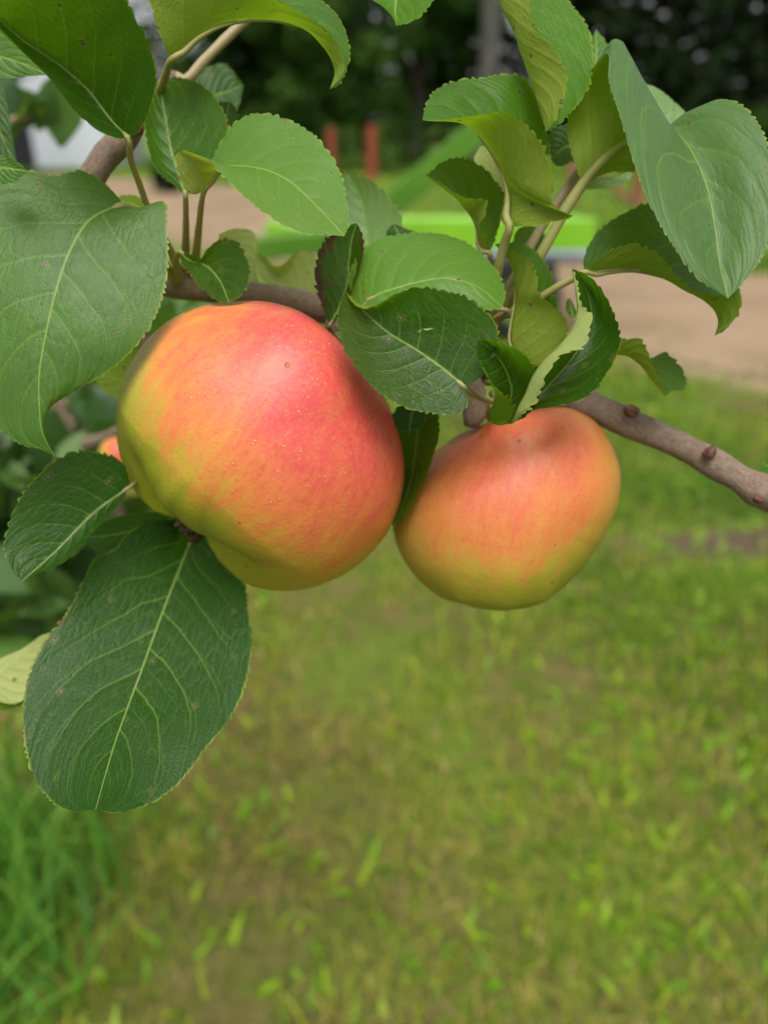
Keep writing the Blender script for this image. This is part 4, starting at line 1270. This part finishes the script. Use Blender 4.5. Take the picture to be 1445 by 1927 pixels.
leaf(B, (345, 960), (152, 1012), 27, 26.6, {
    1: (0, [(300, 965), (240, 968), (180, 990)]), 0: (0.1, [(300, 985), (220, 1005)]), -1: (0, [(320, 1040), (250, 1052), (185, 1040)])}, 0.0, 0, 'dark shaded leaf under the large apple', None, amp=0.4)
leaf(B, (300, 700), (172, 702), 29, 28.6, {
    -1: (0, [(290, 655), (240, 640), (195, 660)]), 0: (0.1, [(270, 730), (215, 712)]), 1: (0, [(300, 760), (240, 755), (195, 735)])}, 0.4, 0, 'shaded leaf glimpsed between the largest leaf and the large apple', None, amp=0.3)
leaf(B, (792, 745), (741, 992), 25.6, 24.9, {
    1: (0.9, [(740, 790), (720, 880), (725, 950)]), 0: (0.1, [(785, 820), (774, 900), (754, 960)]),
    -1: (-0.9, [(822, 770), (826, 815), (816, 858), (791, 918), (766, 964)])}, 0.35, 0, 'leaf wedged between the two apples', None, amp=0.8)
leaf(B, (790, 740), (770, 812), 24.8, 24.6, {1: (0, [(745, 770), (738, 800)]), 0: (0, [(775, 780)]), -1: (0, [(800, 765), (795, 800)])}, 0.05, amp=0.6)
leaf(B, (-30, 320), (52, 322), 20.5, 20.5, {1: (0, [(0, 345), (30, 340)]), 0: (0, [(0, 315), (30, 318)]), -1: (0, [(-15, 290), (15, 297), (38, 308)])}, 0.5, amp=0.3)
leaf(B, (-60, 130), (32, 310), 26.0, 26, {1: (0, [(-50, 250), (-10, 310)]), 0: (0, [(-20, 200), (10, 270)]), -1: (0, [(-5, 150), (14, 200), (24, 260)])}, 0.25, amp=0.2)
leaf(B, (300, 395), (218, 372), 25, 25, {-1: (0, [(270, 374), (240, 366)]), 0: (0, [(260, 388)]), 1: (0, [(270, 402), (240, 398)])}, 0.1, amp=0.5)
leaf(B, (350, 190), (458, 160), 29, 30, {1: (0, [(395, 240), (440, 215)]), 0: (0, [(400, 180)]), -1: (0, [(370, 140), (415, 118), (430, 125)])}, 0.12, 0, None, amp=0.4)
leaf(B, (430, 260), (432, 190), 25, 25, {-1: (0, [(400, 240), (405, 195)]), 0: (0, [(425, 225)]), 1: (0, [(448, 240), (444, 205)])}, 0.05, amp=0.4)
leaf(B, (985, 500), (1018, 425), 26.5, 26.5, {-1: (0, [(965, 470), (975, 430)]), 0: (0, [(990, 460)]), 1: (0, [(1010, 480), (1025, 445)])}, 0.6, amp=0.2)
leaf(B, (760, 470), (740, 420), 24.5, 24.5, {-1: (0, [(735, 460), (728, 435)]), 0: (0, [(752, 445)]), 1: (0, [(800, 460), (790, 440), (765, 430)])}, 0.2, amp=0.5)
leaf(B, (1078, 600), (1070, 560), 24.5, 24.5, {-1: (0, [(1068, 590), (1064, 572)]), 0: (0, [(1075, 580)]), 1: (0, [(1084, 590), (1078, 570)])}, 0.6, amp=0.2)
leaf(B, (1480, 930), (1436, 868), 25, 25, {-1: (0, [(1440, 920), (1428, 890)]), 0: (0, [(1460, 895)]), 1: (0, [(1490, 890), (1460, 865)])}, 0.6, amp=0.4)
leaf(B, (905, 775), (868, 735), 26, 26, {-1: (0, [(890, 785), (870, 765)]), 0: (0, [(890, 760)]), 1: (0, [(915, 755), (895, 735)])}, 0.9, amp=0.2)
leaf(B, (1010, 720), (960, 640), 25.2, 25.2, {-1: (0, [(960, 720), (930, 680)]), 0: (0, [(990, 690)]), 1: (0, [(1050, 690), (1010, 640)])}, 0.6, amp=0.3)

# ------------------------------------------------------------------ apples
def apple(cx, cy, d, sil, axis_v, near_lobe, rim, mat, label, prof=None, squash=0.94, stem=None, calyx=False, silk=1.0):
    """lathe-like fruit with lobes; its outline follows sil (photo points), its own depth is squash * its width"""
    ctr = P(cx, cy, d / 100)
    px = d / 100 / FPX
    sil = np.array(sil, float) - [cx, cy]
    ang = np.arctan2(-sil[:, 1], sil[:, 0]); rad = np.hypot(sil[:, 0], sil[:, 1]) * px
    o = np.argsort(ang); ang, rad = ang[o], rad[o]
    aa = np.concatenate([ang - 2 * np.pi, ang, ang + 2 * np.pi]); ra = np.tile(rad, 3)
    grid = np.linspace(-np.pi, np.pi, 721)
    Rt = np.interp(grid, aa, ra)
    ker = np.exp(-np.linspace(-2.2, 2.2, 25) ** 2); ker /= ker.sum()
    Rt = np.convolve(np.concatenate([Rt[-41:-1], Rt, Rt[1:41]]), ker, 'same')[40:-40]
    R = rad.mean()
    z_ax = np.array(axis_v, float); z_ax /= np.linalg.norm(z_ax)            # stem direction in view axes
    x_ax = np.array([0, 0, 1.0]) - z_ax * z_ax[2]; x_ax /= np.linalg.norm(x_ax)   # azimuth 0 faces the viewer
    y_ax = np.cross(z_ax, x_ax)
    prof = prof or [(0.0, 0.52), (0.07, 0.56), (0.2, 0.74), (0.4, 0.86), (0.66, 0.82), (0.88, 0.58), (1.0, 0.18), (0.98, -0.2), (0.84, -0.54), (0.62, -0.76), (0.42, -0.82), (0.24, -0.81), (0.10, -0.76), (0.0, -0.75)]
    pr = spline(np.array([(a, b, 0) for a, b in prof], float), 170)[:, :2]
    pr[:, 0] = np.maximum(pr[:, 0], 0); pr[0, 0] = pr[-1, 0] = 0.0
    nph = 240
    ph = np.linspace(0, 2 * np.pi, nph, endpoint=False)
    lob = np.zeros(nph)
    kd = np.array([q[0] for q in rim], float); kv = np.array([q[1] for q in rim], float)
    lob = np.interp(np.degrees(ph - near_lobe) % 360, np.concatenate([kd, [kd[0] + 360]]), np.concatenate([kv, kv[:1]]))
    kb = np.exp(-np.linspace(-2, 2, 11) ** 2); kb /= kb.sum()
    lob = np.convolve(np.concatenate([lob[-20:], lob, lob[:20]]), kb, 'same')[20:-20] + 0.06
    rho, zz = pr[:, 0][:, None], pr[:, 1][:, None]
    low = np.clip((-zz - 0.34) / 0.46, 0, 1) ** 1.1 * np.clip(rho / 0.30, 0, 1)
    Z = zz * (1 + low * (lob[None, :] - 0.06))
    Rh = rho * (1 + 0.5 * low * (lob[None, :] - 0.06) + 0.012 * np.cos(2 * ph + 1.0)[None, :])
    X, Y = Rh * np.cos(ph), Rh * np.sin(ph)
    L = np.stack([X, Y, Z], axis=2).reshape(-1, 3)
    V = L[:, :1] * x_ax + L[:, 1:2] * y_ax + L[:, 2:] * z_ax               # view axes: right, up, towards viewer
    V *= R
    psi = np.arctan2(V[:, 1], V[:, 0]); rr = np.hypot(V[:, 0], V[:, 1])
    # outline of the untouched lathe shape, as the camera sees it
    persp = 1.0 / (1 - V[:, 2] / (d / 100))
    app = rr * persp
    bins = ((psi + np.pi) / (2 * np.pi) * 180).astype(int) % 180
    Rb = np.zeros(180)
    np.maximum.at(Rb, bins, app)
    Rb = np.convolve(np.concatenate([Rb[-10:], Rb, Rb[:10]]), np.ones(5) / 5, 'same')[10:-10]
    gb = np.linspace(-np.pi, np.pi, 180, endpoint=False) + np.pi / 180
    base_r = np.interp(psi, np.concatenate([[gb[-1] - 2 * np.pi], gb, [gb[0] + 2 * np.pi]]), np.concatenate([[Rb[-1]], Rb, [Rb[0]]]))
    scl = np.interp(psi, grid, Rt) / base_r
    wgt = np.clip(rr / R / 0.5, 0, 1); wgt = wgt * wgt * (3 - 2 * wgt)
    f = 1 + (scl - 1) * wgt * silk
    V[:, 0] *= f; V[:, 1] *= f; V[:, 2] *= squash
    Wd_ = V[:, :1] * RGT + V[:, 1:2] * UPV - V[:, 2:] * FWD
    n = len(pr)
    i0 = (np.arange(n - 1)[:, None] * nph + np.arange(nph)[None, :]).ravel()
    i1 = (np.arange(n - 1)[:, None] * nph + (np.arange(nph)[None, :] + 1) % nph).ravel()
    root = empty('apple', tuple(ctr), label, 'apple', 'apples on the branch')
    me = mesh_np('flesh', Wd_, np.column_stack([i0, i1, i1 + nph, i0 + nph])[:, ::-1])
    attr(me, 'axisco', L, 'FLOAT_VECTOR')
    u = Wd_ / (np.linalg.norm(Wd_, axis=1)[:, None] + 1e-9)
    attr(me, 'unitco', u, 'FLOAT_VECTOR')
    put('skin', me, mat, root, (0, 0, 0))
    ends = Wd_.reshape(n, nph, 3)
    if calyx:
        c = ends[-1].mean(axis=0)
        out = -(z_ax[0] * RGT + z_ax[1] * UPV - z_ax[2] * FWD)
        s1 = x_ax[0] * RGT + x_ax[1] * UPV - x_ax[2] * FWD
        s2 = np.cross(out, s1)
        parts_ = []
        r_ = np.random.default_rng(4)
        for k in range(9):
            a = k * 2 * np.pi / 9 + r_.normal(0, 0.2)
            dirn = math.cos(a) * s1 + math.sin(a) * s2
            p0 = c + dirn * R * 0.03 - out * R * 0.03
            p1 = c + dirn * R * r_.uniform(0.055, 0.085) + out * R * 0.055
            p2 = c + dirn * R * r_.uniform(0.04, 0.12) + out * R * r_.uniform(0.085, 0.135)
            parts_.append(tube_mesh([p0, p1, p2], [R * 0.036, R * 0.038, R * 0.012], 9, 7, 0.3, k))
        put('calyx', mesh_np('calyx', *join_np(parts_)), M_CALYX, root, (0, 0, 0))
    if stem is not None:
        c = ends[0].mean(axis=0)
        e = P(stem[0], stem[1], stem[2] / 100) - ctr
        v, q, t_ = tube_mesh([c - (e - c) * 0.1, c + (e - c) * 0.5 + 0.001 * UPV, e], [0.0016, 0.0014, 0.0021], 16, 10, 0.05, 1)
        s_ = put('stalk', mesh_np('stalk', v, q, t_), M_STEM, root, (0, 0, 0))
        s_['tone'] = 0.7
    return root


RED, ORANGE, YELLOW, GREEN = (0.54, 0.056, 0.056), (0.57, 0.17, 0.042), (0.46, 0.31, 0.032), (0.25, 0.29, 0.014)
MA = apple_material('apple_skin', view_dir(0.60, 0.40, 0.69), 0.03, 0.95, view_dir(-0.72, -0.48, 0.20), (RED, ORANGE, YELLOW, GREEN), 1.0)
MB_ = apple_material('apple_skin_paler', view_dir(-0.05, 0.55, 0.83), 0.18, 1.12, view_dir(0.2, -0.90, 0.1), ((0.52, 0.080, 0.045), (0.52, 0.18, 0.042), (0.45, 0.28, 0.042), (0.25, 0.27, 0.018)), 4.0)
SIL_A = [(222, 830), (228, 770), (250, 700), (290, 640), (340, 600), (400, 578), (460, 571), (520, 573), (580, 590), (630, 622), (680, 672), (722, 730), (748, 800), (762, 850), (766, 900), (757, 950),
         (736, 1000), (700, 1045), (650, 1085), (600, 1105), (540, 1113), (490, 1108), (450, 1092), (420, 1065), (398, 1035), (375, 1006), (345, 979), (320, 973), (290, 962), (260, 935), (240, 900), (228, 865)]
apple(493, 842, 25.2, SIL_A, (0.66, 0.74, 0.10), 0.0, ((0, -0.15), (30, -0.14), (50, -0.22), (64, -0.08), (84, 0.10), (108, 0.05), (126, 0.0), (150, 0.05), (180, 0.0), (212, 0.05), (236, 0.0), (256, 0.06), (277, 0.12), (296, -0.07), (311, -0.22), (330, -0.14)), MA,
      'larger apple, left of the two, red-orange with a green flank and dark calyx', None, 0.93, (640, 632, 25.6), True)
SIL_B = [(735, 985), (746, 1032), (775, 1080), (830, 1125), (895, 1148), (960, 1149), (1020, 1131), (1075, 1087), (1110, 1043), (1136, 1000), (1160, 935), (1163, 890), (1147, 838), (1112, 790), (1060, 766),
         (1000, 768), (940, 782), (885, 803), (836, 835), (795, 868), (760, 908), (740, 945)]
apple(950, 962, 27.0, SIL_B, (0.08, 0.97, -0.05), 0.6, tuple((k * 24, 0.02 * math.cos(math.radians(k * 24 * 5))) for k in range(15)), MB_,
      'smaller orange-yellow apple hanging to the right of the larger one', None, 0.93, (900, 745, 26.2))
cs = [(232, 862, 44)]
rs = 46
SIL_C = [(232 + rs * math.cos(a), 862 + rs * 0.94 * math.sin(a)) for a in np.linspace(0, 2 * np.pi, 24, endpoint=False)]
apple(232, 862, 44, SIL_C, (0.1, 0.9, 0.3), 0.0, tuple((k * 24, 0.02 * math.cos(math.radians(k * 24 * 5))) for k in range(15)), MA, 'blurred pink apple mostly hidden behind the left side of the larger apple', None, 0.95, (236, 800, 44))

# ------------------------------------------------------------------ blurred part of the apple tree behind, at the left
O2 = P(120, 900, 0.75)
B2 = empty('apple_branch', tuple(O2), 'blurred leafy branches of the apple tree low at the left, behind the focused leaves', 'branch')
w2 = [[(-60, 560, 70, 30), (60, 700, 72, 26), (150, 840, 75, 22), (235, 1010, 80, 15)], [(60, 700, 72, 20), (100, 860, 68, 15), (60, 1050, 66, 10)], [(150, 840, 75, 16), (236, 800, 44.5, 8), (300, 700, 60, 10)],
      [(-80, 980, 70, 16), (40, 1090, 74, 12), (150, 1200, 78, 8)]]
v, q, t_ = join_np([px_tube(a, 24, 10, 0.05, k) for k, a in enumerate(w2)])
me = mesh_np('limb', v - O2, q, t_)
attr(me, 'axisco', v * 60, 'FLOAT_VECTOR')
put('limb', me, M_BARK, B2, (0, 0, 0))
M_BLEAF = NT('back_leaf')
tt = M_BLEAF.attr('tone').outputs['Fac']
M_BLEAF = two_sided(M_BLEAF, M_BLEAF.mix(tt, (0.020, 0.062, 0.012), (0.085, 0.17, 0.035)), (0.18, 0.34, 0.03), 0.3, 0.45, None, 0.45)


def many_leaves(c, size, seed):
    """small curved leaf blades: 2 x 5 quads each"""
    r = np.random.default_rng(seed)
    n = len(c)
    d = r.normal(0, 1, (n, 3)); d[:, 2] -= 0.5; d /= np.linalg.norm(d, axis=1)[:, None]
    up = r.normal(0, 0.5, (n, 3)); up[:, 2] += 1.0
    s = np.cross(d, up); s /= np.linalg.norm(s, axis=1)[:, None]
    nn = np.cross(s, d)
    Ls = size * r.uniform(0.6, 1.3, n)
    V = []
    for k in range(6):
        u = k / 5
        hw = (0.33 * np.sin(np.pi * min(max(u, 0.02), 0.98) ** 0.85) + 0.01)
        for j in (-1, 0, 1):
            V.append(c + (d * (u - 0.5) + s * (j * hw) + nn * (0.10 * abs(j) + 0.22 * u * (1 - u))) * Ls[:, None])
    v = np.stack(V, axis=1).reshape(-1, 3)
    f = np.array([(3 * k + j, 3 * k + j + 1, 3 * k + j + 4, 3 * k + j + 3) for k in range(5) for j in range(2)])
    return v, (np.arange(n)[:, None, None] * 18 + f[None]).reshape(-1, 4)


r = np.random.default_rng(19)
pts = []
for (x0, y0, d0_, n, sx, sy, sd_) in ((120, 800, 80, 60, 90, 60, 8), (60, 900, 75, 50, 60, 60, 8), (80, 1060, 78, 55, 70, 60, 8), (150, 1150, 85, 40, 60, 60, 10), (40, 1180, 78, 40, 50, 50, 8),
                                      (260, 620, 70, 22, 40, 30, 5), (230, 1000, 90, 25, 60, 40, 8), (380, 620, 75, 18, 60, 20, 5), (-40, 1000, 70, 40, 50, 120, 6)):
    for _ in range(n):
        pts.append(P(x0 + r.normal(0, sx), y0 + r.normal(0, sy), (d0_ + r.normal(0, sd_)) / 100))
pts = np.array(pts)
v, q = many_leaves(pts, 0.058, 23)
me = mesh_np('foliage', v - O2, q)
attr(me, 'tone', np.repeat(r.uniform(0, 1, len(pts)), 18))
put('foliage', me, M_BLEAF, B2, (0, 0, 0))
# a leafy shoot higher up at the left edge
O3 = P(90, 205, 0.55)
B3 = empty('apple_branch', tuple(O3), 'blurred leafy shoot in front of the pale shed at the upper left', 'branch')
v, q, t_ = px_tube([(-90, 330, 50, 10), (-30, 250, 52, 8), (60, 215, 55, 6), (150, 200, 58, 3)], 20, 8)
me = mesh_np('limb', v - O3, q, t_); attr(me, 'axisco', v * 60, 'FLOAT_VECTOR')
put('limb', me, M_BARK, B3, (0, 0, 0))
pts = np.array([P(80, 208, .55), P(120, 206, .56), P(30, 210, .54), P(0, 190, .53), P(-30, 250, .52), P(60, 225, .55), P(150, 190, .58)])
v, q = many_leaves(pts, 0.04, 29)
me = mesh_np('foliage', v - O3, q)
attr(me, 'tone', np.repeat(r.uniform(0, 1, len(pts)), 18))
put('foliage', me, M_BLEAF, B3, (0, 0, 0))
